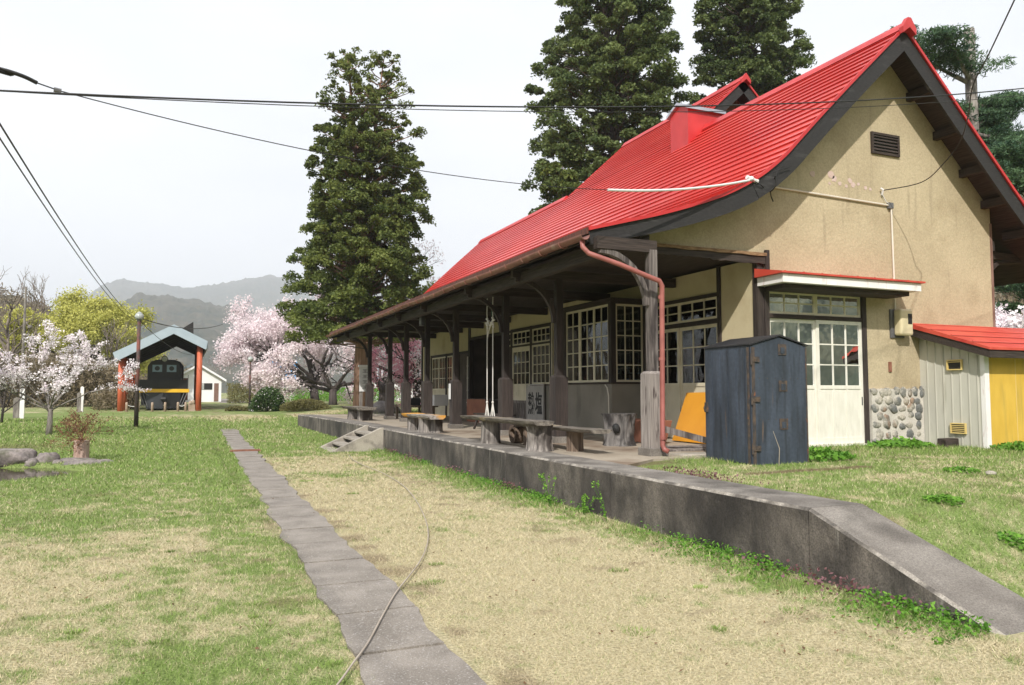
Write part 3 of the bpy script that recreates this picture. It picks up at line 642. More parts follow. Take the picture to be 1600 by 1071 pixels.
# rear wall and far gable
t = MB(); t.box(XR-.14, XR-.001, YG+.15, 30.8, .35, 5.10); part(t, 'rear_wall', 'stucco')
t = MB(); t.prism([(9.12, .35)] + [(float(x), ztop(x)-.08) for x in np.linspace(9.12, APX, 20)] + [(float(x), ztop(x)-.08) for x in np.linspace(APX+.25, XR, 10)] + [(XR, .35)], 30.66, 30.8, axis=1)
part(t, 'far_gable_wall', 'stucco')
t = MB(); t.box(9.1, 14.8, 10.56, 30.6, .5, .575); part(t, 'interior_floor', 'int_floor')
t = MB(); t.box(5.9, 14.8, 10.56, 30.65, 3.84, 3.88); part(t, 'ceiling', 'wood_dark_y')
t = MB(); t.box(11.6, 11.7, 10.6, 30.6, .58, 3.83); t.box(9.15, 11.6, 14.9, 15.0, .58, 3.83) if False else None
t.box(9.15, 11.6, 18.2, 18.3, .58, 3.83); t.box(9.15, 11.6, 25.0, 25.1, .58, 3.83); part(t, 'interior_partition', 'dark_int')
# track-side wall pieces: (y0, y1, z0, z1, material)
def wallpiece(name, y0, y1, z0, z1, material, x0=XW, x1=XW+.12):
    t = MB(); t.box(x0, x1, y0, y1, z0, z1); return part(t, name, material)
wallpiece('wall_panel', 10.56, 11.42, .5, 3.79, 'plaster', XW+.02)
wallpiece('wall_panel', 11.48, 13.98, 3.33, 3.79, 'plaster', XW+.02)
wallpiece('wall_panel', 14.0, 16.3, 3.45, 3.79, 'plaster', XW+.02)
wallpiece('wall_panel', 16.3, 18.5, .5, 3.79, 'plaster', XW+.02)
wallpiece('wall_panel', 18.5, 25.0, 3.36, 3.79, 'plaster', XW+.02)
wallpiece('wall_panel', 25.1, 30.8, 2.92, 3.79, 'plaster', XW+.02)
wallpiece('wall_panel', 29.5, 30.7, .5, 2.92, 'plaster', XW+.02)
wallpiece('wall_base', 16.32, 19.82, .45, 1.66, 'concrete_wall', XW-.03)
for y0, y1, z0, z1 in ((10.40, 10.52, .45, 3.86), (11.42, 11.50, .5, 3.80), (13.90, 14.0, .5, 3.8), (18.46, 18.58, 1.66, 3.36), (19.74, 19.88, .5, 3.36), (21.16, 21.30, .5, 3.36),
                       (21.86, 21.98, .5, 3.36), (24.9, 25.08, .5, 3.79), (26.1, 26.24, .5, 2.92), (27.45, 27.6, .5, 2.92), (29.4, 29.52, .5, 2.92), (30.7, 30.84, .5, 3.8)):
    wallpiece('wall_post', y0, y1, z0, z1, 'wood_dark', XW-.02, XW+.13)
for y0, y1, z0, z1 in ((11.50, 13.90, 3.255, 3.33), (11.50, 13.90, 2.765, 2.85), (18.58, 19.74, 3.26, 3.355), (19.88, 21.16, 3.26, 3.355), (18.58, 21.16, 2.80, 2.86), (21.98, 24.9, 3.27, 3.355),
                       (25.1, 26.1, 2.82, 2.915), (26.24, 27.45, 2.82, 2.915), (27.6, 29.4, 2.82, 2.915)):
    wallpiece('wall_rail', y0, y1, z0, z1, 'wood_dark_y', XW-.015, XW+.125)

# sashes: frame with muntins in local (u, n, z); pane is a sub-part
def sash(name, org, u, nrm, W, Hh, cols, rows, stile=.06, mun=.022, panel=0.0, material='cream', th=.035, boards=0, top_rail=None, parent=None):
    u = Vector(u); nrm = Vector(nrm); Mx = Matrix(((u.x, nrm.x, 0, org[0]), (u.y, nrm.y, 0, org[1]), (0, 0, 1, org[2]), (0, 0, 0, 1)))
    t = MB(Mx); tr = top_rail or stile
    t.box(0, stile, 0, th, 0, Hh); t.box(W-stile, W, 0, th, 0, Hh); t.box(stile, W-stile, 0, th, Hh-tr, Hh)
    b0 = panel if panel else 0
    t.box(stile, W-stile, 0, th, b0, b0+stile)
    gw_, gh = W-2*stile, Hh-tr-b0-stile
    for c in range(1, cols): x = stile+gw_*c/cols; t.box(x-mun/2, x+mun/2, .004, th-.004, b0+stile, Hh-tr)
    for r in range(1, rows): z = b0+stile+gh*r/rows; t.box(stile, W-stile, .0045, th-.0045, z-mun/2, z+mun/2)
    f = part(t, name, material, parent)
    p = MB(Mx); p.box(stile-.005, W-stile+.005, th*.42, th*.42+.004, b0+stile-.005, Hh-tr+.005); g = part(p, 'pane', 'glass', f)
    if panel:
        q = MB(Mx); q.box(stile, W-stile, th*.30, th*.62, .11, b0); q.box(stile, W-stile, 0, th, 0, .11)
        nb = boards or 3
        for k in range(1, nb): x = stile+gw_*k/nb; q.box(x-.022, x+.022, th*.3, th*.9, .11, b0)
        part(q, 'door_panel', 'white_door' if material == 'white_door' else material, f)
    return f
YV = (0, 1, 0); NX = (-1, 0, 0); XV = (1, 0, 0); NY = (0, -1, 0)
# (track side) near pair of glazed doors with transoms
for k in range(2):
    y0 = 11.50+1.20*k
    sash('door', (XW+.05-.03*k, y0, .58), YV, NX, 1.22, 2.18, 3, 3, stile=.065, panel=1.02, boards=3)
    sash('transom_window', (XW+.03, y0, 2.85), YV, NX, 1.20, .405, 3, 2, stile=.045)
# bay window
BX = 8.2; BY0, BY1 = 14.0, 16.2
t = MB(); t.box(BX, XW-.03, BY0, BY1, .45, 1.66); part(t, 'bay_base', 'concrete_wall')
for x0, x1, y0, y1 in ((BX-.01, BX+.11, BY0-.01, BY0+.11), (BX-.01, BX+.11, BY1-.11, BY1+.01)):
    t = MB(); t.box(x0, x1, y0, y1, 1.66, 3.44); part(t, 'bay_post', 'wood_dark')
t = MB(); t.box(BX-.015, XW, BY0-.015, BY1+.015, 3.36, 3.48); part(t, 'bay_head', 'wood_dark_y')
t = MB(); t.box(BX-.03, XW, BY0-.03, BY0+.1, 1.661, 1.70); t.box(BX-.03, BX+.1, BY0+.1, BY1, 1.661, 1.70); part(t, 'bay_sill', 'wood_dark_y')
for k in range(3):
    sash('bay_window', (BX+.045+.012*(k % 2), BY0+.11+.66*k, 1.70), YV, NX, .675, 1.655, 2, 5, stile=.05)
sash('bay_window', (BX+.11, BY0+.05, 1.70), XV, NY, .69, 1.655, 3, 5, stile=.045)
# window and ticket-side door beyond the bay
sash('window', (XW+.02, 18.58, 1.70), YV, NX, 1.16, 1.10, 4, 4, stile=.05); sash('transom_window', (XW+.03, 18.58, 2.86), YV, NX, 1.16, .40, 4, 2, stile=.04)
sash('door', (XW+.02, 19.88, 1.24), YV, NX, 1.28, 1.56, 4, 3, stile=.06, panel=.42, boards=3, top_rail=.14); sash('transom_window', (XW+.03, 19.88, 2.86), YV, NX, 1.28, .40, 4, 2, stile=.04)
sash('transom_window', (XW+.03, 21.30, 2.86), YV, NX, .56, .40, 2, 2, stile=.04)
wallpiece('wall_panel', 21.30, 21.86, .55, 2.86, 'dark_int', XW+.03)
t = MB(); t.box(XW-.01, XW+.05, 19.88, 21.16, 1.16, 1.24); [t.box(XW, XW+.04, y, y+.07, .58, 1.16) for y in np.arange(19.92, 21.1, .13)]; part(t, 'slatted_panel', 'wood_grey')
# far cream doors
for y0 in (26.26, 26.88, 27.62, 28.5):
    W = .60 if y0 < 27.5 else .88
    sash('door', (XW+.04, y0, .58), YV, NX, W, 2.24, 2 if y0 < 27.5 else 4, 3, stile=.05, panel=.98, boards=4)
M['curtain'] = mat('curtain', (.42, .40, .36), (.55, .52, .46), scale=3, stretch=(1, 12, 1), rough=.9)
wallpiece('curtain', 26.25, 29.4, 1.5, 2.8, 'curtain', XW+.25, XW+.27)
wallpiece('wall_panel', 25.1, 26.1, .5, 2.82, 'dark_int', XW+.03)
# slatted gate across the waiting-room opening
for a, b2 in ((21.98, 23.3), (23.42, 24.88)):
    t = MB(); t.box(XW, XW+.06, a, b2, 1.20, 1.27); t.box(XW, XW+.06, a, b2, .66, .72); [t.box(XW+.012, XW+.048, y, y+.06, .60, 1.24) for y in np.arange(a+.04, b2-.04, .14)]
    part(t, 'wicket_gate', 'wood_dark')
# glimpses inside: counter and notice board on the waiting-room wall
M['board_map'] = mat('board_map', (.03, .025, .022), (.20, .16, .12), scale=9, rough=.8); M['int_brown'] = mat('int_brown', (.12, .075, .055), (.16, .10, .08), scale=2, rough=.85)
t = MB(); t.box(11.52, 11.59, 18.4, 24.9, .6, 3.8); part(t, 'waiting_room_wall', 'int_brown')

# gable-end doors, lintels, frame
t = MB(); t.box(9.12, 9.22, YG-.02, YG+.14, .45, 3.28); part(t, 'door_post', 'wood_dark'); t = MB(); t.box(11.37, 11.47, YG-.02, YG+.14, .45, 3.2995); part(t, 'door_post', 'wood_dark')
t = MB(); t.box(9.22, 11.37, YG-.01, YG+.13, 2.775, 2.845); t.box(9.22, 11.37, YG-.01, YG+.13, 3.245, 3.298); part(t, 'door_lintel', 'wood_dark_x')
t = MB(); t.box(9.0, 11.5, YG-.06, YG+.14, .42, .56); part(t, 'door_sill', 'white_door')
for k in range(2):
    sash('door', (9.22+1.065*k, YG+.05-.035*k if False else YG+.075-.03*k, .565), XV, NY, 1.085, 2.205, 3, 3, stile=.065, panel=.98, material='white_door', boards=3)
    sash('transom_window', (9.22+1.075*k, YG+.06, 2.845), XV, NY, 1.075, .40, 3, 2, stile=.045)
t = MB(); t.box(11.02, 11.13, YG+.03, YG+.034, 2.50, 2.61); part(t, 'red_sticker', 'red_plain')
t = MB(); t.box(11.325, 11.345, YG+.005, YG+.014, 1.25, 1.40); part(t, 'door_handle', 'black_metal')
# door canopy on the gable
CA = MB(); CA.box(8.98, 12.16, 9.78, YG-.001, 3.30, 3.44); CAo = part(CA, 'door_canopy', 'white')
t = MB(); t.prism([(9.735, 3.445), (YG-.001, 3.445), (YG-.001, 3.60), (9.735, 3.475)], 8.92, 12.22, axis=0); part(t, 'canopy_roof', 'red_faded', CAo)
t = MB(); [t.box(x-.012, x+.012, 9.74, 9.76, 3.474, 3.484) for x in np.arange(9, 12.2, .4)]; part(t, 'roof_seam', 'red_faded', CAo)
t = MB(); t.box(9.12, 12.0, 9.90, YG-.03, 3.22, 3.298); part(t, 'canopy_soffit', 'wood_dark_x', CAo)
# porch-end beam below the stucco, ragged underside
t = MB(); xs = np.linspace(6.42, 9.14, 40); lo = [(float(x), 3.70+.02*random.random()-.02*(x > 8)) for x in xs]; t.prism(lo + [(9.14, 3.87), (6.42, 3.87)], YG-.05, YG-.003, axis=1); part(t, 'porch_beam', 'wood_dark_x')
M['frayed'] = mat('frayed', (.16, .09, .045), (.30, .19, .10), scale=9, stretch=(1, 4, 4), rough=.9)
t = MB(); t.prism([(x, z-.012) for x, z in [(float(x), 3.835+.006*sin(x*9)) for x in xs]] + [(9.14, 3.875), (6.45, 3.875)], YG-.075, YG-.052, axis=1); part(t, 'porch_trim', 'frayed')
t = MB(); t.box(9.121, 9.20, YG-.07, YG-.021, 3.3, 3.93); part(t, 'porch_post_cap', 'wood_dark')
# gable louvre
LV = MB(); x0, x1, z0, z1 = 11.72, 12.44, 5.96, 6.37
LV.box(x0, x1, YG-.04, YG-.0005, z0, z0+.045); LV.box(x0, x1, YG-.04, YG-.0005, z1-.045, z1); LV.box(x0, x0+.045, YG-.04, YG-.0005, z0+.045, z1-.045); LV.box(x1-.045, x1, YG-.04, YG-.0005, z0+.045, z1-.045)
LVo = part(LV, 'gable_louvre', 'wood_dark_x')
t = MB(); t.box(x0+.045, x1-.045, YG-.012, YG-.002, z0+.045, z1-.045); part(t, 'louvre_back', 'rubber', LVo)
for k in range(5):
    t = MB(); z = z0+.085+.062*k; t.prism([(YG-.036, z-.012), (YG-.036, z), (YG-.013, z+.03), (YG-.013, z+.018)], x0+.045, x1-.045, axis=0); part(t, 'slat', 'wood_dark_x', LVo)
# cobble wainscot on the gable
sb = MB(); sb.box(11.485, 12.80, YG-.07, YG-.001, .35, 1.52); sb.box(11.485, 12.80, YG-.05, YG-.001, 1.52, 1.55); SBo = part(sb, 'cobble_base', 'mortar')
rg = random.Random(5); cb = MB(); k = 0
for r in range(7):
    z = .58+.150*r; x = 11.57 + (r % 2)*.08 + rg.uniform(-.02, .02)
    while x < 12.78:
        w = rg.uniform(.062, .120); h = rg.uniform(.064, .098)
        if rg.random() < .97: cb.blob((x, YG-.062+rg.uniform(-.002, .008), z+rg.uniform(-.03, .03)), (w, .036, h), seed=k, sub=3, amp=.42)
        x += w*2+rg.uniform(.004, .022); k += 1
part(cb, 'cobblestones', 'cobble', SBo, smooth=True)
# small switch plate
t = MB(); t.box(12.0, 12.07, YG-.02, YG-.001, 1.86, 2.05); part(t, 'switch_plate', 'rust_red')
# right corner and rear eave timbers
t = MB(); t.box(XR+.002, XR+.10, YG-.005, 30.7, 4.35, 4.55); part(t, 'rear_beam', 'wood_dark_y')
t = MB(); t.box(XR-.03, XR+.03, YG-.012, YG-.001, .5, 4.9); part(t, 'corner_trim', 'gable_boards')
for y in (10.6, 13.8, 17): t = MB(); t.box(XR+.1, 16.5, y-.06, y+.06, 4.22, 4.36); part(t, 'rear_bracket', 'wood_dark_x')
for y in (10.6,):
    t = MB(); t.tube([(XR+.02, y, 3.5), (XR+.12, y, 3.9), (XR+.45, y, 4.15), (16.2, y, 4.24)], .05, 6); part(t, 'rear_brace', 'wood_dark_x')

# canopy posts -----------------------------------------------------
PX = 6.40
PYS = [9.73, 12.86, 15.45, 18.8, 21.36, 23.66, 25.75, 28.9]
def post(y, near=False):
    pm_ = 'post_near' if near else 'wood_dark'
    t = MB(Matrix.Translation((PX, y, 0))); t.box(-.068, .068, -.068, .068, PZ+.06, 3.62)
    P_ = part(t, 'canopy_post', 'post_upper' if near else pm_, bevel=.006)
    t = MB(Matrix.Translation((PX, y, 0))); w = .128; z0, z1 = PZ+.11, 1.80
    t.box(-w, w, -w, w, z0, z1-.04); i0 = len(t.v)
    a = [t.pt((sx*w, sy*w, z1-.04)) for sx, sy in ((-1, -1), (1, -1), (1, 1), (-1, 1))]; c = [t.pt((sx*(w-.035), sy*(w-.035), z1)) for sx, sy in ((-1, -1), (1, -1), (1, 1), (-1, 1))]
    for k in range(4): t.face((a[k], a[(k+1) % 4], c[(k+1) % 4], c[k]))
    t.face(c); part(t, 'post_casing', pm_, P_)
    t = MB(Matrix.Translation((PX, y, 0))); t.box(-.165, .165, -.165, .165, .45, PZ+.11); part(t, 'post_footing', 'concrete', P_, bevel=.008)
    # curved brace out to the eave beam
    n = 9; pts = []
    for k in range(n):
        a = pi/2*k/(n-1); pts.append((PX-.09-.80*(1-cos(a))*1.0, y, 2.78+.78*sin(a)))
    t = MB()
    t.sweep(pts, .085, .085); part(t, 'curved_brace', 'post_upper' if near else pm_, P_, bevel=.004)
    # tie beam to the wall and outrigger
    t = MB(); t.box(5.45, XW if not near else 6.47, y-.06, y+.06, 3.58, 3.76); part(t, 'tie_beam', 'wood_dark_x')
for k, y in enumerate(PYS): post(y, k == 0)
t = MB(); t.box(PX-.09, PX+.09, YN+.1, YF-.3, 3.765, 3.90); part(t, 'post_plate', 'wood_dark_y')
t = MB(); t.box(5.60, 5.76, YN+.06, YF-.2, 3.50, 3.68); part(t, 'eave_beam', 'wood_dark_y')
t = MB(); t.box(5.36, 5.40, YN+.05, YF-.03, 3.70, 3.82); part(t, 'fascia_board', 'wood_dark_y')
# red eave flashing and copper-brown gutter with brackets
t = MB(); t.box(5.335, 5.362, YN-.02, YF+.02, 3.80, 3.895); part(t, 'eave_flashing', 'wood_red')
g = MB(); n = 10
for (ya, yb) in ((YN-.10, YF),):
    rows = []
    ny = 24
    for j in range(ny+1):
        y = ya+(yb-ya)*j/ny; sag = .012*sin(j*1.3)
        rows.append([g.pt((5.265+.075*cos(a), y, 3.765+sag-.075*sin(a)*1.0)) for a in [pi*i/n for i in range(n+1)]] + [g.pt((5.265+.066*cos(a), y, 3.765+sag-.066*sin(a))) for a in [pi*(n-i)/n for i in range(n+1)]])
    m_ = len(rows[0])
    for a, b2 in zip(rows, rows[1:]):
        for i in range(m_): g.face((a[i], a[(i+1) % m_], b2[(i+1) % m_], b2[i]))
    g.face(rows[0][::-1]); g.face(rows[-1])
GU = part(g, 'gutter', 'gutter')
g = MB()
for y in np.arange(10.4, YF, .72):
    g.tube([(5.265+.084*cos(a), y, 3.765-.084*sin(a)) for a in [pi*i/8 for i in range(9)]], .010, 4)
part(g, 'gutter_bracket', 'gutter', GU)
t = MB(); t.tube([(5.27, 9.80, 3.70), (5.27, 9.79, 3.60), (5.33, 9.72, 3.50), (5.75, 9.56, 3.34), (6.16, 9.47, 3.18), (6.36, 9.46, 3.12), (6.405, 9.46, 3.05), (6.41, 9.47, 2.9), (6.41, 9.50, .72), (6.42, 9.47, .66), (6.46, 9.42, .63)], .038, 10)
DP = part(t, 'downpipe', 'pipe_red', smooth=True)
t = MB()
for z in (2.86, 1.95, .80): t.tube([(6.41, 9.49, z), (6.41, 9.49, z+.05)], .046, 10)
part(t, 'pipe_collar', 'pipe_red', DP)
# far-end gutter stay
t = MB(); t.tube([(5.25, YF-.1, 3.70), (5.3, YF-.1, 3.5), (5.6, YF-.2, 3.42), (6.3, 28.9, 3.1)], .02, 5); part(t, 'gutter_stay', 'wood_dark')
# conduit across the gable down to the meter
CN = MB(); CN.tube([(8.95, YG-.03, 5.115), (9.4, YG-.03, 5.06), (12.12, YG-.03, 5.0)], .016, 6); CN.tube([(12.17, YG-.03, 4.96), (12.19, YG-.03, 3.02)], .016, 6)
CNo = part(CN, 'conduit', 'pvc')
t = MB(); t.box(12.09, 12.20, YG-.06, YG-.001, 4.94, 5.05); part(t, 'junction_box', 'grey_metal', CNo)
t = MB(); t.tube([(11.9, YG-.04, 5.30), (11.93, YG-.07, 5.27), (11.94, YG-.03, 5.18)], .02, 6); t.tube([(11.94, YG-.04, 5.2), (12.02, YG-.05, 5.05), (12.12, YG-.05, 5.02)], .006, 5); part(t, 'cable_anchor', 'paper', CNo)
# ---------------------------------------------------------------- things by the gable
def T(x, y, z=0, rz=0): return Matrix.Translation((x, y, z)) @ Matrix.Rotation(rz, 4, 'Z')
em = empty('electric_meter', (12.26, YG, 2.5), label='cream electric meter on a dark backing board on the gable wall', cat='electric meter')
t = MB(); t.box(-.20, .15, -.03, -.001, 0, .53); t.build('backing_board', M['grey_metal'], em)
t = MB(); t.box(-.13, .19, -.20, -.031, .04, .53); t.build('meter_case', M['meter'], em, bevel=.035)
t = MB(); t.box(.05, .15, -.206, -.1985, .25, .44); t.build('meter_window', M['rubber'], em)

AX, AY0, AZ = 12.82, 9.12, .50
an = empty('lean_to_shed', (14.2, 9.8, .5), label='low lean-to shed with a red roof, grey boarded side and yellow front', cat='shed')
def apart(mb, name, material, parent=None, **k):
    o = mb.build(name, M[material], parent or an, **k)
    return wadopt(o, an) if parent is None else o
t = MB(); t.prism([(YG-.001, .40), (YG-.001, 2.58), (AY0, 2.12), (AY0, .40)], AX, AX+.05, axis=0)
SW = apart(t, 'side_wall', 'clad_grey')
t = MB(); [t.box(AX-.012, AX-.0005, y, y+.02, .5, 2.12+(y-AY0)*.36-.03) for y in np.arange(AY0+.12, YG-.03, .165)]; apart(t, 'cladding_ribs', 'clad_grey', SW)
t = MB(); t.box(AX-.014, AX+.10, AY0-.014, AY0+.0, .42, 2.14); t.box(AX-.014, AX-.0006, AY0, AY0+.07, .42, 2.14); apart(t, 'corner_trim', 'white')
t = MB(); t.box(AX+.10, 16.4, AY0-.001, AY0+.04, .40, 2.13); apart(t, 'front_wall', 'yellow_wall')
for x_ in (13.62, 15.0): t = MB(); t.box(x_, x_+.012, AY0-.006, AY0-.0012, .45, 2.1); apart(t, 'panel_joint', 'vent_cream')
t = MB(); t.prism([(YG-.001, 2.70), (YG-.001, 2.79), (AY0-.28, 2.255), (AY0-.28, 2.215)], AX-.24, 16.5, axis=0); RF = apart(t, 'roof', 'red_faded')
t = MB(); t.prism([(YG-.002, 2.55), (YG-.002, 2.698), (AY0-.26, 2.213), (AY0-.26, 2.08)], AX-.22, AX-.17, axis=0); apart(t, 'barge_board', 'wood_dark_x')
t = MB(); t.box(AX-.17, 16.4, AY0-.26, AY0-.21, 2.08, 2.20); apart(t, 'fascia', 'wood_dark_x')
t = MB(); t.prism([(YG-.002, 2.60), (YG-.002, 2.695), (AY0-.2, 2.20), (AY0-.2, 2.16)], AX-.169, 16.4, axis=0); apart(t, 'roof_boarding', 'wood_dark_x')
t = MB()
for k in range(4):
    y = YG-.08-.40*k; z = 2.79-(YG-y)*.331; t.prism([(y, z+.004), (y+.02, z+.022), (y+.05, z+.020)], AX-.24, 16.5, axis=0)
apart(t, 'roof_seam', 'red_faded', RF)
for nm, yc, zc, h in (('broken_vent', 9.66, 1.98, .19), ('louvred_vent', 9.63, .84, .19)):
    t = MB(); w = .15; z0, z1 = zc-h/2, zc+h/2
    t.box(AX-.05, AX-.013, yc-w, yc+w, z0, z0+.02); t.box(AX-.05, AX-.013, yc-w, yc+w, z1-.02, z1); t.box(AX-.05, AX-.013, yc-w, yc-w+.02, z0+.02, z1-.02); t.box(AX-.05, AX-.013, yc+w-.02, yc+w, z0+.02, z1-.02)
    v = apart(t, nm, 'vent_cream'); t = MB(); t.box(AX-.018, AX-.0135, yc-w+.02, yc+w-.02, z0+.02, z1-.02); apart(t, 'vent_hole', 'rubber', v)
    t = MB(); [t.box(AX-.042, AX-.022, yc-w+.02, yc+w-.02, z, z+.014) for z in (np.arange(z0+.04, z1-.02, .032) if nm[0] == 'l' else [z1-.05])]; apart(t, 'slat', 'vent_cream', v)
t = MB(); t.tube([(AX-.03, YG-.03, .5), (AX-.03, YG-.03, 1.6)], .022, 6); apart(t, 'drain_pipe', 'grey_metal')
# charred block at the shed foot
t = MB(); t.box(-.16, .16, -.09, .09, -.02, .12, j=.012); o = t.build('charred_block', M['wood_dark_x'], bevel=.01); o.location = (12.55, 9.66, .545); tag(o, 'small charred wooden block in the grass at the foot of the lean-to shed', 'wood block')

# steel locker
lk = empty('steel_locker', (7.02, 8.29, .50), rz=radians(-1.5), label='rusty dark blue steel locker with a low gabled top and corner hinges', cat='locker')
W_, D_, HE, HP = .95, 1.04, 1.63, 1.75
t = MB(); t.prism([(0, 0), (W_, 0), (W_, HE), (W_*.5, HP), (0, HE)], 0, D_, axis=1); t.build('body', M['locker'], lk, bevel=.008)
t = MB(); t.prism([(-.02, HE+.0), (W_*.5, HP+.012), (W_+.02, HE+.0), (W_+.02, HE+.018), (W_*.5, HP+.034), (-.02, HE+.018)], -.025, D_+.02, axis=1); t.build('top', M['black_metal'], lk)
t = MB(); t.box(-.012, -.0008, .03, D_-.03, .03, HE-.05); [t.box(-.02, -.012, y, y+.012, .04, HE-.06) for y in (.12, .3, .48, .66, .84)]; dr = t.build('door', M['locker'], lk)
t = MB(); t.box(-.05, -.012, D_-.09, D_-.05, .70, .84); t.tube([(-.05, D_-.07, .80), (-.07, D_-.07, .76), (-.05, D_-.07, .70)], .012, 6); t.build('latch', M['rust'], dr)
t = MB(); t.box(.01, .055, -.014, -.0008, .02, HE-.03); t.box(-.016, -.0125, .02, .07, .02, HE-.03); t.build('hinge_strip', M['rust'], lk)
for z in (.20, .86, 1.40):
    t = MB(); t.box(-.02, .13, -.022, -.014, z, z+.07); t.tube([(-.005, -.02, z-.04), (-.005, -.02, z+.11)], .014, 8); [t.tube([(x, -.02, z+.035), (x, -.028, z+.035)], .008, 6) for x in (.05, .10)]
    t.build('hinge', M['rust'], lk)
for z in (.50, 1.02, 1.52):
    t = MB(); x0 = .46; t.box(x0, x0+.14, -.010, -.0008, z-.02, z+.13); h = t.build('label_holder', M['rust'], lk)
    t = MB(); t.box(x0+.035, x0+.105, -.016, -.0103, z, z+.085); t.build('label_plate', M['locker'], h)
t = MB()
for z in (.62, 1.18):
    for x in np.arange(.14, .93, .13): t.tube([(x, 0, z), (x, -.005, z)], .006, 6)
t.box(W_-.02, W_+.001, -.006, -.0009, .02, HE-.02); t.build('rivets', M['rust'], lk)

# orange board and plank
ob = MB(); a, b2, c, d = Vector((8.50, 12.25, .575)), Vector((8.50, 10.62, .575)), Vector((8.90, 10.50, 1.50)), Vector((8.90, 12.33, 1.47))
nv = Vector((-.022, 0, .006)); ids = [ob.pt(p) for p in (a, b2, c, d, a+nv, b2+nv, c+nv, d+nv)]
for q in ((0, 1, 2, 3), (7, 6, 5, 4), (0, 4, 5, 1), (1, 5, 6, 2), (2, 6, 7, 3), (3, 7, 4, 0)): ob.face([ids[k] for k in q])
tag(ob.build('orange_board', M['orange_board']), 'flat orange board leaning against the glazed doors behind the locker', 'board')
t = MB(); t.bar((6.62, 10.35, 1.0), (8.15, 10.30, .62), .035, .10); tag(t.build('leaning_plank', M['wood_grey']), 'weathered grey plank slanting down from behind the near post to the locker', 'plank')
t = MB(); t.box(6.9, 8.6, 10.55, 10.85, .557, .60, j=.01); t.box(7.0, 8.4, 10.2, 10.46, .557, .585, j=.01); tag(t.build('floor_boards', M['wood_grey']), 'old grey boards lying flat on the floor in front of the orange board', 'boards')
t = MB(); t.box(6.66, 7.35, 9.36, 9.70, .50, .575, j=.015); tag(t.build('stone_slab', M['step_conc'], bevel=.02), 'low pale stone slab at the edge of the porch floor beside the downpipe', 'stone slab')
# trough with pots behind the stump
t = MB(Matrix.Identity(4))
i = [t.pt(p) for p in ((7.72, 11.75, .56), (8.0, 11.75, .56), (8.0, 13.2, .56), (7.72, 13.2, .56), (7.62, 11.65, .98), (8.08, 11.65, .98), (8.08, 13.3, .98), (7.62, 13.3, .98))]
for q in ((0, 3, 2, 1), (0, 1, 5, 4), (1, 2, 6, 5), (2, 3, 7, 6), (3, 0, 4, 7), (4, 5, 6, 7)): t.face([i[k] for k in q])
tag(t.build('wooden_trough', M['pot'], bevel=.01), 'reddish wooden trough on the porch floor behind the burl stump', 'trough')

# logs and stumps
def log_mb(mb, cx, cy, z0, z1, r, seed, lump=.18, flare=.12, nseg=22, nz=12, squash=1.0, top=True):
    rows = []; 
    for j in range(nz+1):
        t_ = j/nz; z = z0+(z1-z0)*t_; row = []
        for i in range(nseg):
            a = 2*pi*i/nseg
            q = fbm(np.array([cos(a)*1.4+seed*3.3+5]), np.array([sin(a)*1.4+t_*.8+seed]), 1.0, 3, seed)[0]
            q2 = fbm(np.array([a*4.0+seed]), np.array([t_*1.2]), 1.0, 2, seed+5)[0]
            rr = r*(1+lump*(q-.5)*2+.05*(q2-.5)*2+flare*(abs(t_-.5)*2)**3)
            row.append(mb.pt((cx+rr*cos(a), cy+rr*sin(a)*squash, z)))
        rows.append(row)
    for a, b2 in zip(rows, rows[1:]):
        for i in range(nseg): mb.face((a[i], a[(i+1) % nseg], b2[(i+1) % nseg], b2[i]))
    mb.face(rows[0][::-1]); mb.cm = 1; mb.face(rows[-1]); mb.cm = 0
    return mb
def slab_mb(mb, x0, x1, y0, y1, z, th, seed, n=34):
    """live-edge plank"""
    L_, R_ = [], []
    for k in range(n+1):
        y = y0+(y1-y0)*k/n; e = fbm(np.array([k*.35+seed*7]), np.array([1.3]), 1, 4, seed)[0]-.5; e2 = fbm(np.array([k*.35+seed*7]), np.array([9.3]), 1, 4, seed+3)[0]-.5
        L_.append((x0+e*.18, y)); R_.append((x1+e2*.18, y))
    i = []
    for zz, sh in ((z, .0), (z-th*.55, .02), (z-th, .07)):
        i.append([mb.pt((x+sh, y, zz+(random.uniform(-.004, .004)))) for x, y in L_] + [mb.pt((x-sh, y, zz+random.uniform(-.004, .004))) for x, y in R_[::-1]])
    m_ = len(i[0])
    mb.face(i[0][::-1]); mb.face(i[2])
    for a, b2 in zip(i, i[1:]):
        for k in range(m_): mb.face((a[k], a[(k+1) % m_], b2[(k+1) % m_], b2[k]))
    return mb
def bench(name, label, loc, slab, legs, mat_slab='slab_wood', cat='log bench'):
    e = empty(name, loc, label=label, cat=cat, group='log benches on the platform')
    ml = Matrix.Translation(-Vector(loc))
    t = MB(ml); slab_mb(t, *slab); t.build('seat', M[mat_slab], e)
    for lg in legs:
        t = MB(ml); log_mb(t, *lg[:6], lump=lg[6], flare=lg[7]); t.build('leg', [M[lg[8]], M['log_end']], e, smooth=False)
    return e
bench('log_bench', 'long live-edge bench of a grey plank on two pale tree-trunk legs near the steps side', (5.2, 12.0, PZ),
      (4.93, 5.33, 10.85, 14.3, 1.035, .07, 3), [(5.16, 13.15, PZ-.005, .97, .17, 4, .12, .05, 'log'), (5.22, 11.17, PZ-.005, .97, .185, 8, .30, .20, 'log')])
bench('log_bench', 'thin rough plank bench on a bark-covered round log, nearest the gutter downpipe', (5.7, 11.0, PZ),
      (5.48, 5.85, 10.0, 12.9, .93, .055, 11), [(5.72, 10.92, PZ-.005, .88, .135, 21, .05, .04, 'log_brown'), (5.68, 12.5, PZ-.005, .88, .15, 23, .10, .05, 'log_brown')])
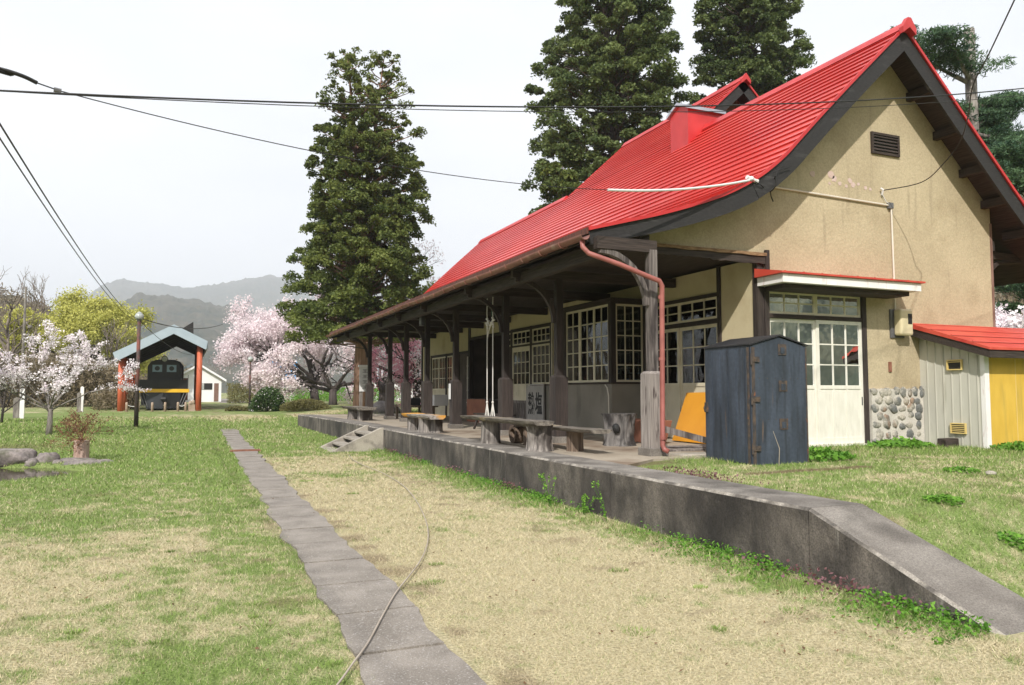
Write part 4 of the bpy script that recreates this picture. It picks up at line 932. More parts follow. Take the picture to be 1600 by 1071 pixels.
bench('log_bench', 'short bench with orange-stained lichen at one end on pale log legs', (5.2, 17.6, PZ),
      (4.98, 5.42, 16.55, 18.9, .96, .085, 31), [(5.18, 18.35, PZ-.005, .88, .17, 33, .05, .03, 'log'), (5.16, 17.25, PZ-.005, .88, .18, 35, .14, .10, 'log'), (5.32, 16.95, PZ-.005, .88, .14, 36, .14, .10, 'log')], 'slab_patch')
bench('log_bench', 'far bench of a thick plank on two round log legs beyond the steps', (5.4, 25.8, PZ),
      (5.05, 5.65, 24.5, 27.2, .99, .09, 41), [(5.36, 26.5, PZ-.005, .90, .23, 43, .04, .03, 'log'), (5.42, 25.1, PZ-.005, .90, .24, 45, .05, .04, 'log')])
t = MB(Matrix.Translation((0, 0, 0))); 
for ring_r, ring_n in ((.17, 0),):
    rows = []
    for j in range(2):
        for rr in (.175, .11):
            rows.append([t.pt((5.62+(-.10 if j == 0 else .10), 13.0+rr*cos(a)*(1+.08*sin(3*a)), PZ+.165+rr*sin(a)*.95)) for a in [2*pi*i/20 for i in range(20)]])
    for (a, b2) in ((0, 2), (1, 3), (0, 1), (2, 3)):
        for i in range(20): t.face((rows[a][i], rows[a][(i+1) % 20], rows[b2][(i+1) % 20], rows[b2][i]))
tag(t.build('hollow_log', M['log_brown']), 'short hollow log ring lying on its side under the long bench', 'hollow log')
M['burl'] = mat('burl', (.05, .046, .044), (.20, .185, .175), scale=2.6, stretch=(6, 6, 1), rough=.9, bump=.04, bscale=3, stain=(.03, .026, .025), stain_scale=3, stain_p=(.48, .6))
e = empty('burl_stump', (7.05, 11.75, PZ), label='knotty grey tree stump with a dark hole standing by the bay window', cat='stump')
t = MB(); log_mb(t, 0, 0, -.005, .55, .29, 77, lump=.42, flare=.14, nseg=36, nz=18); t.build('trunk', [M['burl'], M['burl']], e)
t = MB(); t.blob((-.20, -.20, .30), (.07, .07, .085), seed=3, sub=2, amp=.3); t.build('knot_hole', M['rubber'], e)

# swing ropes hanging from the canopy
e = empty('rope_swing', (6.3, 16.1, 3.0), label='two white swing ropes knotted to the canopy beam above the long bench', cat='swing')
for y, s_ in ((16.3, 1), (15.95, 1)):
    t = MB(); t.tube([(0, y-16.1, .62), (.0, y-16.1+.02, .30), (0, y-16.1-.01, .05), (0, y-16.1, -.4), (0, y-16.1, -2.05)], .011, 6)
    t.tube([(0, y-16.1, -1.75), (-.02, y-16.1+.11, -2.18)], .012, 5); t.tube([(0, y-16.1, -1.75), (.02, y-16.1-.11, -2.18)], .012, 5)
    r = t.build('rope', M['white_rope'], e)
    t = MB(); t.blob((0, y-16.1, -1.74), .03, 4, 1, .1); t.build('lower_knot', M['white_rope'], r)
    t = MB(); [t.blob((.0+.02*sin(k*2), y-16.1+.02*cos(k*3), .15-.05*k), (.035, .035, .03), seed=k, sub=1, amp=.2) for k in range(5)]; t.build('knot', M['white_rope'], r)
t = MB(); t.tube([(0, .2, .12), (0, .05, -.02), (0, -.15, .12)], .014, 5); t.tube([(0, -.15, .10), (0, .1, -.12), (0, .2, -.3)], .012, 5); t.build('cross_tie', M['white_rope'], e)
M['green_rope'] = mat('green_rope', (.01, .12, .08), rough=.8)
t = MB(); t.tube([(0, .15, .55), (.02, -.02, .35), (0, -.12, .2), (.01, -.08, .5)], .012, 5); t.build('green_cord', M['green_rope'], e)
t = MB(); t.box(-.12, .12, -.38, .38, -2.22, -2.18); t.build('seat', M['slab_wood'], e)

# name board with brush characters
sg = empty('station_name_board', (8.93, 19.35, .70), label='weathered grey board with black brush characters leaning on the wall base', cat='sign board')
t = MB(); t.box(-.03, .0, -.53, .55, 0, .96); t.build('panel', M['sign_grey'], sg, bevel=.004)
t = MB(); t.box(-.04, .0, -.56, -.53, -.01, .97); t.box(-.04, 0, .55, .58, -.01, .97); t.box(-.04, 0, -.56, .58, .97, 1.0); t.build('frame', M['sign_grey'], sg)
def text(name, s, loc, ux, size, material, parent, sx=1.0, sy=1.0, ext=.003, nrm=None, off=0.0, align='CENTER'):
    c = bpy.data.curves.new(name, 'FONT'); c.body = s; c.size = size; c.extrude = ext; c.align_x = align; c.align_y = 'CENTER'; c.offset = off
    o = bpy.data.objects.new(name, c); COL.objects.link(o); c.materials.append(M[material]); o.parent = parent
    u = Vector(ux).normalized(); n_ = Vector(nrm).normalized(); up = n_.cross(u)
    o.matrix_local = Matrix(((u.x*sx, up.x*sy, n_.x, loc[0]), (u.y*sx, up.y*sy, n_.y, loc[1]), (u.z*sx, up.z*sy, n_.z, loc[2]), (0, 0, 0, 1)))
    me = bpy.data.meshes.new_from_object(o); bpy.data.objects.remove(o); q = bpy.data.objects.new(name, me); COL.objects.link(q); q.parent = parent
    me.transform(Matrix(((u.x*sx, up.x*sy, n_.x, loc[0]), (u.y*sx, up.y*sy, n_.y, loc[1]), (u.z*sx, up.z*sy, n_.z, loc[2]), (0, 0, 0, 1))))
    return q
text('lettering', '熱', (-.036, .25, .42), (0, -1, 0), .46, 'ink', sg, .98, 1.4, nrm=(-1, 0, 0), off=.009)
text('lettering', '塩', (-.036, -.24, .42), (0, -1, 0), .46, 'ink', sg, .98, 1.4, nrm=(-1, 0, 0), off=.009)
# little notices in the waiting room
t = MB(); t.box(11.49, 11.515, 21.6, 23.5, 1.55, 2.45); tag(t.build('notice_board', M['board_map']), 'dark framed map board on the waiting-room wall', 'notice board')
t = MB(); t.box(11.47, 11.515, 21.5, 23.6, 1.25, 1.54); tag(t.build('leaflet_rack', M['pot']), 'brown leaflet shelf below the map board in the waiting room', 'rack')
t = MB(); t.box(9.9, 9.91, 24.78, 24.98, 1.2, 1.45); t.box(PX-.17, PX-.158, 18.72, 18.88, 1.32, 1.68); 
o = MB(); o.box(-.006, .006, -.07, .07, -.2, .2); o = o.build('paper_notice', M['paper']); o.location = (PX-.163, 18.80, 1.50); tag(o, 'small white paper notice on the casing of the fifth post', 'notice')
o = MB(); o.tube([(0, 0, 0), (0, 0, 1.7)], .022, 8); [o.tube([(0, 0, .1+.42*k), (0, 0, .14+.42*k)], .03, 8) for k in range(4)]; o = o.build('white_pipe', M['pvc']); o.location = (XW-.07, 24.98, 1.0); tag(o, 'white vertical pipe at the edge of the waiting-room opening', 'pipe')
o = MB(); o.tube([(0, 0, 0), (0, 0, 2.1)], .022, 8); o = o.build('white_pipe', M['pvc']); o.location = (XW-.05, 18.38, 1.55); tag(o, 'cream vertical pipe left of the bay window behind the second post', 'pipe')
t = MB(); t.tube([(8.17, 14.22, 1.64), (8.15, 14.10, 1.58), (8.15, 14.04, 1.4), (8.15, 14.03, .60)], .012, 6); tag(t.build('cable_tube', M['pvc']), 'thin grey cable tube down the corner of the bay base', 'cable')
# things inside the glazed rooms
rgi = random.Random(3)
M['books'] = mat('books', (.10, .04, .04), (.45, .42, .38), scale=14, rough=.7, p=(.42, .5), detail=1, stain=(.08, .16, .26), stain_scale=6, stain_p=(.5, .52))
def shelf(x, y, w, h, d, rz, label):
    e = empty('shelf_unit', (x, y, .58), rz, label=label, cat='shelf', group='shelves inside the glazed rooms')
    t = MB(); t.box(0, w, 0, .02, 0, h); t.box(0, .03, .02, d, 0, h); t.box(w-.03, w, .02, d, 0, h); [t.box(.03, w-.03, .02, d, z, z+.025) for z in np.arange(.1, h, .42)]; t.build('frame', M['log_brown'], e)
    t = MB()
    for z in np.arange(.1, h-.2, .42):
        xx = .06
        while xx < w-.15:
            ww = rgi.uniform(.04, .16); t.box(xx, xx+ww, .06, d-.04, z+.026, z+rgi.uniform(.15, .34)); xx += ww+rgi.choice((.005, .01, .08))
    t.build('contents', M['books'], e)
shelf(11.5, 11.2, 1.8, 2.0, .35, pi/2, 'book-filled shelf behind the pair of glazed doors')
shelf(11.5, 14.2, 2.2, 1.9, .35, pi/2, 'long shelf seen through the bay window')
shelf(11.4, 18.1, 1.6, 1.7, .35, pi, 'shelf at the end of the office behind the bay window')
t = MB(); t.box(8.55, 9.6, 14.4, 15.9, 1.28, 1.33); t.box(8.6, 8.66, 14.5, 14.56, .58, 1.28); t.box(9.5, 9.56, 14.5, 14.56, .58, 1.28); t.box(8.6, 8.66, 15.75, 15.81, .58, 1.28); t.box(9.5, 9.56, 15.75, 15.81, .58, 1.28)
tag(t.build('office_desk', M['log_brown']), 'wooden desk standing inside the bay window', 'desk')
for k, (x, y, m_) in enumerate(((8.75, 14.7, 'red_plain'), (8.8, 15.2, 'blue_plain'), (9.1, 15.0, 'paper'))):
    t = MB(); t.tube([(0, 0, 0), (0, 0, .14), (0, 0, .2)], [.06, .07, .05], 10); o = t.build('pot', M[m_]); o.location = (x, y, 1.332); tag(o, ('red', 'blue', 'white')[k]+' pot on the desk inside the bay window', 'pot')
# posters on wall beyond
# tables and boxes in the far porch
t = MB(); t.box(6.7, 7.7, 24.4, 26.4, .98, 1.03); [t.box(x, x+.07, y, y+.07, PZ, .98) for x in (6.75, 7.55) for y in (24.5, 26.2)]; tag(t.build('plain_table', M['log_brown']), 'low brown wooden table in the far part of the porch', 'table')
acu = empty('air_conditioner', (7.75, 24.35, 1.03), label='white outdoor fan unit standing on the brown table', cat='air conditioner')
t = MB(); t.box(-.25, .25, -.12, .5, 0, .36); t.build('case', M['paper'], acu, bevel=.02); t = MB(); t.tube([(-.26, .19, .18), (-.251, .19, .18)], .14, 20); t.build('fan_grille', M['grey_metal'], acu)
t = MB(); t.box(7.0, 7.35, 25.3, 25.9, 1.032, 1.28); tag(t.build('dark_box', M['black_metal'], bevel=.01), 'dark box standing on the brown table beside the fan unit', 'box')
e = empty('low_bench', (6.9, 17.4, PZ), label='dark wooden bench with splayed legs behind the orange-stained bench', cat='bench')
t = MB(); t.box(-.2, .2, -.9, .9, .36, .40); t.build('seat', M['wood_dark_y'], e)
for sx, sy in ((-1, -1), (1, -1), (-1, 1), (1, 1)):
    t = MB(); t.bar((sx*.13, sy*.7, .36), (sx*.2, sy*.84, 0), .045, .045); t.build('leg', M['wood_dark'], e)
t = MB(); t.box(-.06, .06, -.8, .8, 0, .7); o = t.build('brown_board', M['pot']); o.location = (8.3, 22.3, PZ); tag(o, 'reddish brown jagged board standing in front of the far doors', 'board')
e = empty('loudspeaker', (5.9, 20.2, 3.42), label='small dark round loudspeaker under the canopy eave', cat='loudspeaker')
t = MB(); t.box(-.05, .05, -.13, .13, -.13, .13); t.build('case', M['black_metal'], e, bevel=.02); t = MB(); t.tube([(-.06, 0, 0), (-.051, 0, 0)], .09, 14); t.build('cone', M['grey_metal'], e)

# ---------------------------------------------------------------- hose and wires
def gp(px, py):
    z = 0.0
    for _ in range(3): p = hit(px, py, 2, z+.02); z = float(gz(p.x, p.y))
    return Vector((p.x, p.y, z+.034))
pts = [gp(*q) for q in ((505, 1100), (530, 1071), (552, 1040), (575, 1008), (598, 965), (618, 930), (640, 902), (656, 880), (666, 858), (669, 835), (664, 812), (652, 787), (634, 764), (612, 748), (590, 737), (570, 729), (552, 720), (545, 712))]
def smooth_path(P, k=6):
    P = [Vector(p) for p in P]; out = []
    for i in range(len(P)-1):
        p0, p1, p2, p3 = P[max(i-1, 0)], P[i], P[i+1], P[min(i+2, len(P)-1)]
        for j in range(k):
            t = j/k; out.append(.5*((2*p1)+(p2-p0)*t+(2*p0-5*p1+4*p2-p3)*t*t+(3*p1-p0-3*p2+p3)*t**3))
    return out+[P[-1]]
t = MB(); t.tube(smooth_path(pts), .0062, 6); tag(t.build('garden_hose', M['hose'], smooth=True), 'thin pale garden hose curving over the dry lawn and across the walk', 'hose')
def wire(name, a, b, sag, r, label, material='rubber', n=28, cat='wire', pre=0.0, post=0.0):
    a = Vector(a); b = Vector(b); t = MB(); u = (b-a).normalized(); up = Vector((0, 0, 1))
    A_ = [a-u*pre+up*4*sag*pre/(b-a).length] if pre else []; B_ = [b+u*post+up*4*sag*post/(b-a).length] if post else []
    t.tube(A_+[a.lerp(b, k/n) - Vector((0, 0, 4*sag*(k/n)*(1-k/n))) for k in range(n+1)]+B_, r, 5)
    return tag(t.build(name, M[material]), label, cat)
W = 7.0
for k, (dy, r) in enumerate(((0, .0085), (1.2, .0045))):
    wire('overhead_wire', hit(-60, 139, 1, W), hit(1650, 133+dy*9, 1, W+.3), .235+.012*k, r, ('thick black overhead cable crossing the whole sky and the roof', 'thin second wire hanging just below the thick overhead cable')[k], pre=14, post=14)
a = hit(-40, 100, 1, 7.0)
kn = hit(58, 130, 1, 7.2); t = MB(); t.tube(smooth_path([a+(a-hit(0, 108, 1, 7.1))*18+Vector((0, 0, .4)), a, hit(0, 108, 1, 7.1), hit(35, 119, 1, 7.15), kn], 4), .016, 6); tag(t.build('cable_sleeve', M['rubber'], smooth=True), 'thick black cable end entering at the left edge of the sky', 'cable')
k2 = hit(92, 142, 1, 7.3); e = wire('service_wire', kn, k2, .0, .006, 'short loop of wire at the splice of the service drop'); 
t = MB(); t.tube([hit(84, 140, 1, 7.29), hit(96, 143, 1, 7.3)], .02, 6); tag(t.build('wire_clamp', M['grey_metal']), 'small metal clamp where the service wires cross', 'clamp')
s0 = hit(950, 297, 1, 9.2); s1 = hit(1176, 281, 1, YN-.02)
wire('service_wire', k2, s0, .17, .005, 'thin service wire sagging from the splice across both evergreens to the roof')
t = MB(); t.tube([s0.lerp(s1, k/12) - Vector((0, 0, .07*(k/12)*(1-k/12)*4)) for k in range(13)], .019, 8); tag(t.build('insulated_tube', M['paper']), 'white insulating tube round the service wire over the red roof', 'tube')
t = MB(); p = s1; t.tube([p+Vector((-.12, 0, .03)), p, p+Vector((.1, 0, -.02))], .035, 8); t.blob(p+Vector((-.05, -.03, 0)), .045, 3, 1, .2); tag(t.build('insulator', M['paper']), 'white insulator fixed to the barge board at the tube end', 'insulator')
t = MB(); t.tube(smooth_path([hit(1235, 262, 1, YN-.05), hit(1215, 268, 1, YN-.06), hit(1212, 290, 1, YN-.05), hit(1202, 300, 1, YN+.1), hit(1190, 290, 1, YN-.05), hit(1180, 284, 1, YN-.05)]), .008, 5); t.tube(smooth_path([hit(1212, 275, 1, YN-.06), hit(1204, 300, 1, YN+.2), hit(1208, 315, 1, YN+.3)]), .010, 5)
tag(t.build('cable_tail', M['rubber']), 'loose black cable tails hanging under the barge board', 'cable')
a = Vector((11.93, YG-.05, 5.26)); mid = [a, hit(1440, 285, 1, 9.6), hit(1475, 255, 1, 9.0), hit(1500, 222, 1, 8.6), hit(1513, 180, 1, 8.0), hit(1520, 135, 1, 7.4), hit(1545, 85, 1, 6.6), hit(1590, -10, 1, 5.5)]
t = MB(); t.tube(smooth_path(mid), .009, 5); tag(t.build('service_wire', M['rubber'], smooth=True), 'black wire curving from the gable wall up past the tall topped conifer', 'wire')
# ---------------------------------------------------------------- trees
def leaf_quads(rg, C, size, up=0.0, aspect=.6):
    """diamond leaves at centres C; size scalar or array"""
    n = len(C); a = rg.normal(size=(n, 3)); a[:, 2] *= (1-up*.6); a /= np.linalg.norm(a, axis=1)[:, None]
    h = rg.normal(size=(n, 3)); h[:, 2] += up*2.0; b = np.cross(a, h); b /= (np.linalg.norm(b, axis=1)[:, None]+1e-9)
    s = (size*rg.uniform(.6, 1.35, n))[:, None]; k = rg.uniform(-.15, .15, (n, 1))*s
    nn = np.cross(a, b)
    V = np.stack([C-a*s, C-b*s*aspect+nn*k, C+a*s, C+b*s*aspect+nn*k], 1).reshape(-1, 3)
    return V, np.arange(n*4).reshape(n, 4)
def foliage(name, parent, material, C, size, tint, seed=0, up=0.0, aspect=.6):
    rg = np.random.default_rng(seed); V, F = leaf_quads(rg, C, size, up, aspect)
    t = np.repeat(np.clip(tint + rg.normal(0, .13, len(C)), 0, 1), 4)
    return np_mesh(name, V, F, material, parent, attrs={'tint': t})
def clumps(rg, centres, radii, per, flat=1.0, shell=.5):
    """leaf centres around clump centres; arms of uneven density"""
    P = []; T_ = []
    for c, r in zip(centres, radii):
        n = int(per*rg.uniform(.7, 1.3)); d = rg.normal(size=(n, 3)); d /= np.linalg.norm(d, axis=1)[:, None]
        q = r*(rg.random(n)**shell)[:, None]; d[:, 2] = np.where(d[:, 2] < -.2, -d[:, 2], d[:, 2])*.95 - .15
        P.append(c + d*q*np.array([1, 1, flat])); T_.append(np.full(n, rg.uniform(.22, .72)))
    return np.concatenate(P), np.concatenate(T_)
def evergreen(name, label, base, H, radf, seed, ncl, per, leaf, material='evergreen', zmin=.12, bark='bark', trunk_r=.3, tops=((0, 0),), forks=.55, cr=(.40, .92), cat='tree', group=None, thin=None, up=.3):
    rg = np.random.default_rng(seed); e = empty(name, base, label=label, cat=cat, group=group)
    t = MB(); tz = forks*H
    t.tube([(0, 0, -.3), (.03, 0, H*.2), (-.04, .03, tz)], [trunk_r*1.15, trunk_r*.9, trunk_r*.6], 10)
    for (dx, dy) in tops: t.tube([(-.04, .03, tz), (dx*.5, dy*.5, tz+(H-tz)*.4), (dx, dy, H*.985)], [trunk_r*.5, trunk_r*.28, .025], 7)
    cs, rs = [], []
    for i in range(ncl):
        while True:
            f = zmin+(1-zmin)*rg.random()**1.0; R = radf(f)
            if rg.random() < (R/max(radf(.35), .1))+.12: break
        az = rg.uniform(0, 2*pi); u = rg.random()**.42
        wob = .50+.95*fbm(np.array([az*1.9+seed]), np.array([f*5.0+az*.8]), 1, 3, seed)[0]
        rr = R*u*wob; ti = tops[rg.integers(len(tops))]; k = max(0, (f-forks)/(1-forks)); rr = rr*(1-.35*k) if len(tops) > 1 else rr
        c = np.array([ti[0]*k+rr*cos(az), ti[1]*k+rr*sin(az), f*H - .10*rr]); r = rg.uniform(*cr)*(1-.55*f)
        cs.append(c); rs.append(r)
        if rg.random() < .55:
            z0 = max(f*H - .25*rr - .3, .18*H); a0 = (ti[0]*max(0, (z0/H-forks)/(1-forks)), ti[1]*max(0, (z0/H-forks)/(1-forks)), z0)
            t.tube([a0, ((a0[0]+c[0])/2, (a0[1]+c[1])/2, (a0[2]+c[2])/2-.12), tuple(c)], [.055*(1-f)+.025, .035, .012], 4, cap=False)
    t.build('trunk', M[bark], e, smooth=True)
    P, T_ = clumps(rg, cs, rs, per)
    if thin is not None: keep = rg.random(len(P)) < thin(P[:, 2]/H); P, T_ = P[keep], T_[keep]
    T_ = T_ + .25*(fbm(P[:, 0]*.5+P[:, 2]*.4, P[:, 1]*.5-P[:, 2]*.3, 1, 3, seed)-.5)*2
    foliage('crown', e, M[material], P, leaf, T_, seed, up=up)
    return e

# three tall evergreens behind the building
evergreen('cypress_tree', 'tall twin-topped evergreen standing beyond the far end of the platform', (9.25, 44.0, .4), 21.2,
          lambda f: (4.15*(1-max(0, (f-.30)/.80)**2.5))*(.86+.14*min(1, f/.3)), 11, 950, 230, .086, zmin=.20, bark='bark_red', trunk_r=.42, tops=((-1.05, 0), (1.15, .2)), forks=.55,
          thin=lambda h: 1-.72*sstep(.70, .86, h))
evergreen('cypress_tree', 'broad tall evergreen directly behind the station ridge, cut off by the top of the picture', (22.6, 38.0, .5), 33.0,
          lambda f: 4.35*(1-max(0, (f-.35)/.72)**2.6), 12, 1350, 220, .095, zmin=.20, bark='bark', trunk_r=.45, tops=((-1.4, 0), (1.1, .4)), forks=.55, material='evergreen_b', cr=(.42, 1.0))
evergreen('cypress_tree', 'dark evergreen behind the upper roof gable, rightmost of the three tall ones', (30.9, 36.0, .5), 34.0,
          lambda f: 3.5*(1-max(0, (f-.40)/.68)**2.4), 13, 950, 220, .095, zmin=.35, bark='bark', trunk_r=.42, tops=((-.5, 0), (.6, .4)), forks=.6, material='evergreen_b', cr=(.42, 1.0))
evergreen('cypress_tree', 'smaller paler evergreen tucked at the left foot of the broad evergreen', (18.2, 36.0, .5), 13.2,
          lambda f: 2.3*(1-max(0, (f-.45)/.6)**1.6)+.2, 14, 130, 170, .13, zmin=.25, bark='bark', trunk_r=.22, material='evergreen', cr=(.5, .95))

def skeleton(rg, p, d, L, r, depth, segs, tips, spread=.65, upw=.1, kids=(2, 4), shrink=.70, wig=.18, minr=.012, tipd=1):
    n = 4; pts = [Vector(p)]; dd = Vector(d).normalized()
    for k in range(n):
        dd = (dd + Vector(rg.normal(0, wig, 3)) + Vector((0, 0, upw*.3))).normalized(); pts.append(pts[-1]+dd*L/n)
    r1 = max(r*.62, minr*.6); segs.append((pts, [r+(r1-r)*k/n for k in range(n+1)], depth))
    if depth <= tipd:
        for q in pts[1:]: tips.append(tuple(q))
    if depth == 0: return
    for k in range(int(rg.integers(kids[0], kids[1]+1))):
        q = pts[-1] if k < 2 else pts[int(rg.integers(1, n+1))]
        ax = Vector(rg.normal(size=3)); ax = (ax-dd*ax.dot(dd)).normalized()
        nd = (dd + ax*spread*rg.uniform(.7, 1.3) + Vector((0, 0, upw))).normalized()
        skeleton(rg, q, nd, L*shrink*rg.uniform(.8, 1.15), r1*.85, depth-1, segs, tips, spread, upw, kids, shrink, wig, minr, tipd)
def branch_tree(name, label, base, seed, trunk, limbs, depth, cat='tree', group=None, bark='bark_dark', leafm=None, size=.05, per=10, puff=.12, tint=.5, spread=.6, upw=.1, kids=(2, 4), shrink=.7, wig=.16, keep=1.0, tipd=1, lift=0.0, droop=0.0, crown='crown', n_sub=5):
    """trunk: list of (point, radius); limbs: list of (point, direction, length, radius)"""
    rg = np.random.default_rng(seed); e = empty(name, base, label=label, cat=cat, group=group)
    segs, tips = [], []
    for p, d, L, r in limbs: skeleton(rg, p, d, L, r, depth, segs, tips, spread, upw, kids, shrink, wig, tipd=tipd)
    t = MB()
    for tr in trunk: t.tube([q[0] for q in tr], [q[1] for q in tr], 9)
    for pts, rr, dp in segs: t.tube(pts, rr, 6 if dp >= 2 else (4 if dp == 1 else 3), cap=False)
    t.build('trunk', M[bark], e, smooth=True)
    if leafm:
        P = np.array(tips); P = P[rg.random(len(P)) < keep]; n = len(P)
        C = np.repeat(P, per, 0) + np.repeat(rg.normal(0, 1, (n, 3))*puff*.4, per, 0) + rg.normal(0, puff, (n*per, 3))*np.array([1, 1, .8])
        if droop: C[:, 2] -= rg.random(len(C))**1.5*droop
        T_ = np.repeat(np.clip(rg.normal(tint, .22, n), 0, 1), per)
        foliage(crown, e, M[leafm], C, size, T_, seed, up=.1, aspect=.75)
    return e
rr_ = lambda: random.uniform(-.12, .12)
# small white cherry on the lawn
lb = []
for az, el, L, r in ((0.1, .75, 1.25, .035), (1.0, .9, 1.15, .03), (2.2, .7, 1.35, .035), (3.1, .62, 1.45, .04), (4.0, .8, 1.1, .03), (5.1, .7, 1.25, .035), (2.7, 1.1, 1.3, .03), (.5, 1.2, 1.25, .03), (5.9, .55, 1.4, .03), (3.5, .4, 1.3, .03)):
    lb.append(((.03*cos(az), .03*sin(az), .75+.2*random.random()), (cos(az)*cos(el), sin(az)*cos(el), sin(el)), L, r))
branch_tree('cherry_tree', 'small white-blossomed cherry on the lawn nearest the pond', (-4.15, 29.6, float(gz(-4.15, 29.6))), 31,
            [[((0, 0, -.1), .11), ((.02, 0, .4), .085), ((.03, 0, .95), .07)]], lb, 3, leafm='blossom_w', size=.033, per=15, puff=.06, tint=.62, spread=.46, upw=.06, kids=(2, 3), shrink=.66, wig=.12, bark='bark_grey', keep=.60, tipd=2, group='cherry trees in bloom')
# the great cherry and its neighbour
def big_cherry(label, base, seed, H, lean, per, leafm='blossom', tint=.5, depth=4, nl=7, keep=.8, size=.068, puff=.22, name='cherry_tree', rad=.42, xs=1.0, el0=.25):
    rg = random.Random(seed); lb = []
    for k in range(nl):
        az = 2*pi*k/nl+rg.uniform(-.3, .3); el = rg.uniform(el0, 1.15); d = Vector((cos(az)*cos(el)*xs+lean*.55, sin(az)*cos(el)*.8, sin(el))).normalized()
        lb.append(((lean*.3+rg.uniform(-.1, .1), rg.uniform(-.1, .1), H*.13+rg.uniform(-.2, .4)), tuple(d), H*.34*rg.uniform(.85, 1.15), rad*.42))
    return branch_tree(name, label, base, seed, [[((0, 0, -.3), rad), ((lean*.15, 0, H*.06), rad*.8), ((lean*.3, 0, H*.16), rad*.7)]], lb, depth, leafm=leafm, size=size, per=per, puff=puff, tint=tint,
                       spread=.55, upw=.05, kids=(2, 3), shrink=.68, wig=.17, keep=keep, group='cherry trees in bloom')
gzf = lambda x, y: float(gz(x, y))
def at(px, py_, Y): p = hit(px, 600, 1, Y); return (p.x, p.y, gzf(p.x, p.y))
big_cherry('large pale pink cherry spreading widest, leaning left over the round bush', at(494, 0, 60), 41, 8.7, -.65, 24, nl=10, keep=.97, xs=1.0, el0=.45)
big_cherry('pale pink cherry with an upright dark trunk between the great cherry and the platform end', at(521, 0, 56), 42, 7.2, -.1, 14, nl=7, keep=.9, rad=.36)
big_cherry('pale cherry seen through the far canopy posts', at(598, 0, 62), 43, 7.4, .1, 13, nl=7, keep=.9)
big_cherry('whitish cherry rising above the far roof end', at(652, 0, 52), 44, 10.0, .1, 7, nl=7, keep=.6, leafm='blossom_w', tint=.3)
big_cherry('white cherry behind the lean-to at the right edge', (25.6, 19.5, .5), 45, 4.1, .1, 13, nl=7, keep=.95, leafm='blossom_w', tint=.85, depth=4, size=.06, puff=.14)
# weeping pink
wp = at(632, 0, 50)
rgw = random.Random(8); lb = []
for k in range(9):
    az = 2*pi*k/9; lb.append(((0, 0, 3.0), (cos(az)*.9, sin(az)*.7, .55), 1.5, .05))
branch_tree('weeping_cherry', 'deep pink weeping cherry seen between the far canopy posts', wp, 46, [[((0, 0, -.2), .14), ((.05, 0, 1.5), .11), ((0, 0, 3.1), .10)]], lb, 3, leafm='blossom_p', size=.07, per=12, puff=.15, tint=.5, spread=.5, upw=-.06, kids=(2, 3), keep=.9, droop=2.6, group='cherry trees in bloom')
# yellow-green tree behind
yt = at(136, 0, 78); lb = []; rgw = random.Random(18)
for k in range(10):
    az = 2*pi*k/10; el = rgw.uniform(.25, 1.2); lb.append(((rgw.uniform(-.3, .3), 0, 3.6+rgw.uniform(-.6, .9)), (cos(az)*cos(el)*1.2, sin(az)*cos(el), sin(el)), 2.5*rgw.uniform(.85, 1.15), .19))
branch_tree('budding_tree', 'large tree with fresh yellow-green leaves behind the white cherry', yt, 51, [[((0, 0, -.3), .55), ((.1, 0, 2), .42), ((0, 0, 4.2), .35)]], lb, 4, leafm='yellow_leaf', size=.095, per=34, puff=.36, tint=.65, spread=.5, upw=.03, kids=(2, 3), shrink=.7, keep=.85)
# bare trees at the left, each its own
bare_labels = ['tall bare tree at the far left edge', 'bare tree behind the thin grey pole', 'slender bare tree left of the yellow-green tree', 'low bare tree with several dark stems at the left lawn edge', 'bare tree between the yellow-green tree and the orange-posted shelter', 'bare tree far left, shortest of the tall row', 'bare brown tree behind the shelter roof']
for i, (px, Y, H, nl) in enumerate(((8, 70, 13.0, 5), (38, 82, 13.5, 5), (72, 86, 13.8, 5), (4, 38, 3.2, 5), (176, 70, 8.5, 6), (-30, 74, 12.0, 5), (205, 92, 8.5, 5))):
    H = H*.76 if i != 3 else H; b0 = at(px, 0, Y); rgw = random.Random(60+i); lb = []
    for k in range(nl+3):
        az = 2*pi*k/(nl+3)+rgw.uniform(-.3, .3); el = rgw.uniform(.5, 1.25); z = H*(.12 if i == 3 else .28)+H*.34*(k/(nl+3)); lb.append(((0, 0, z), (cos(az)*cos(el), sin(az)*cos(el), sin(el)), H*.26, H*.010))
    tr = [[((0, 0, -.2), H*.018), ((.1, 0, H*.35), H*.013), ((0, .1, H*.68), H*.006)]]
    branch_tree('bare_tree', bare_labels[i], b0, 61+i, tr, lb, 3, bark='twig' if i != 3 else 'bark_dark', spread=.5, upw=.10, kids=(2, 4), shrink=.66, wig=.14, group='bare trees beyond the lawn')
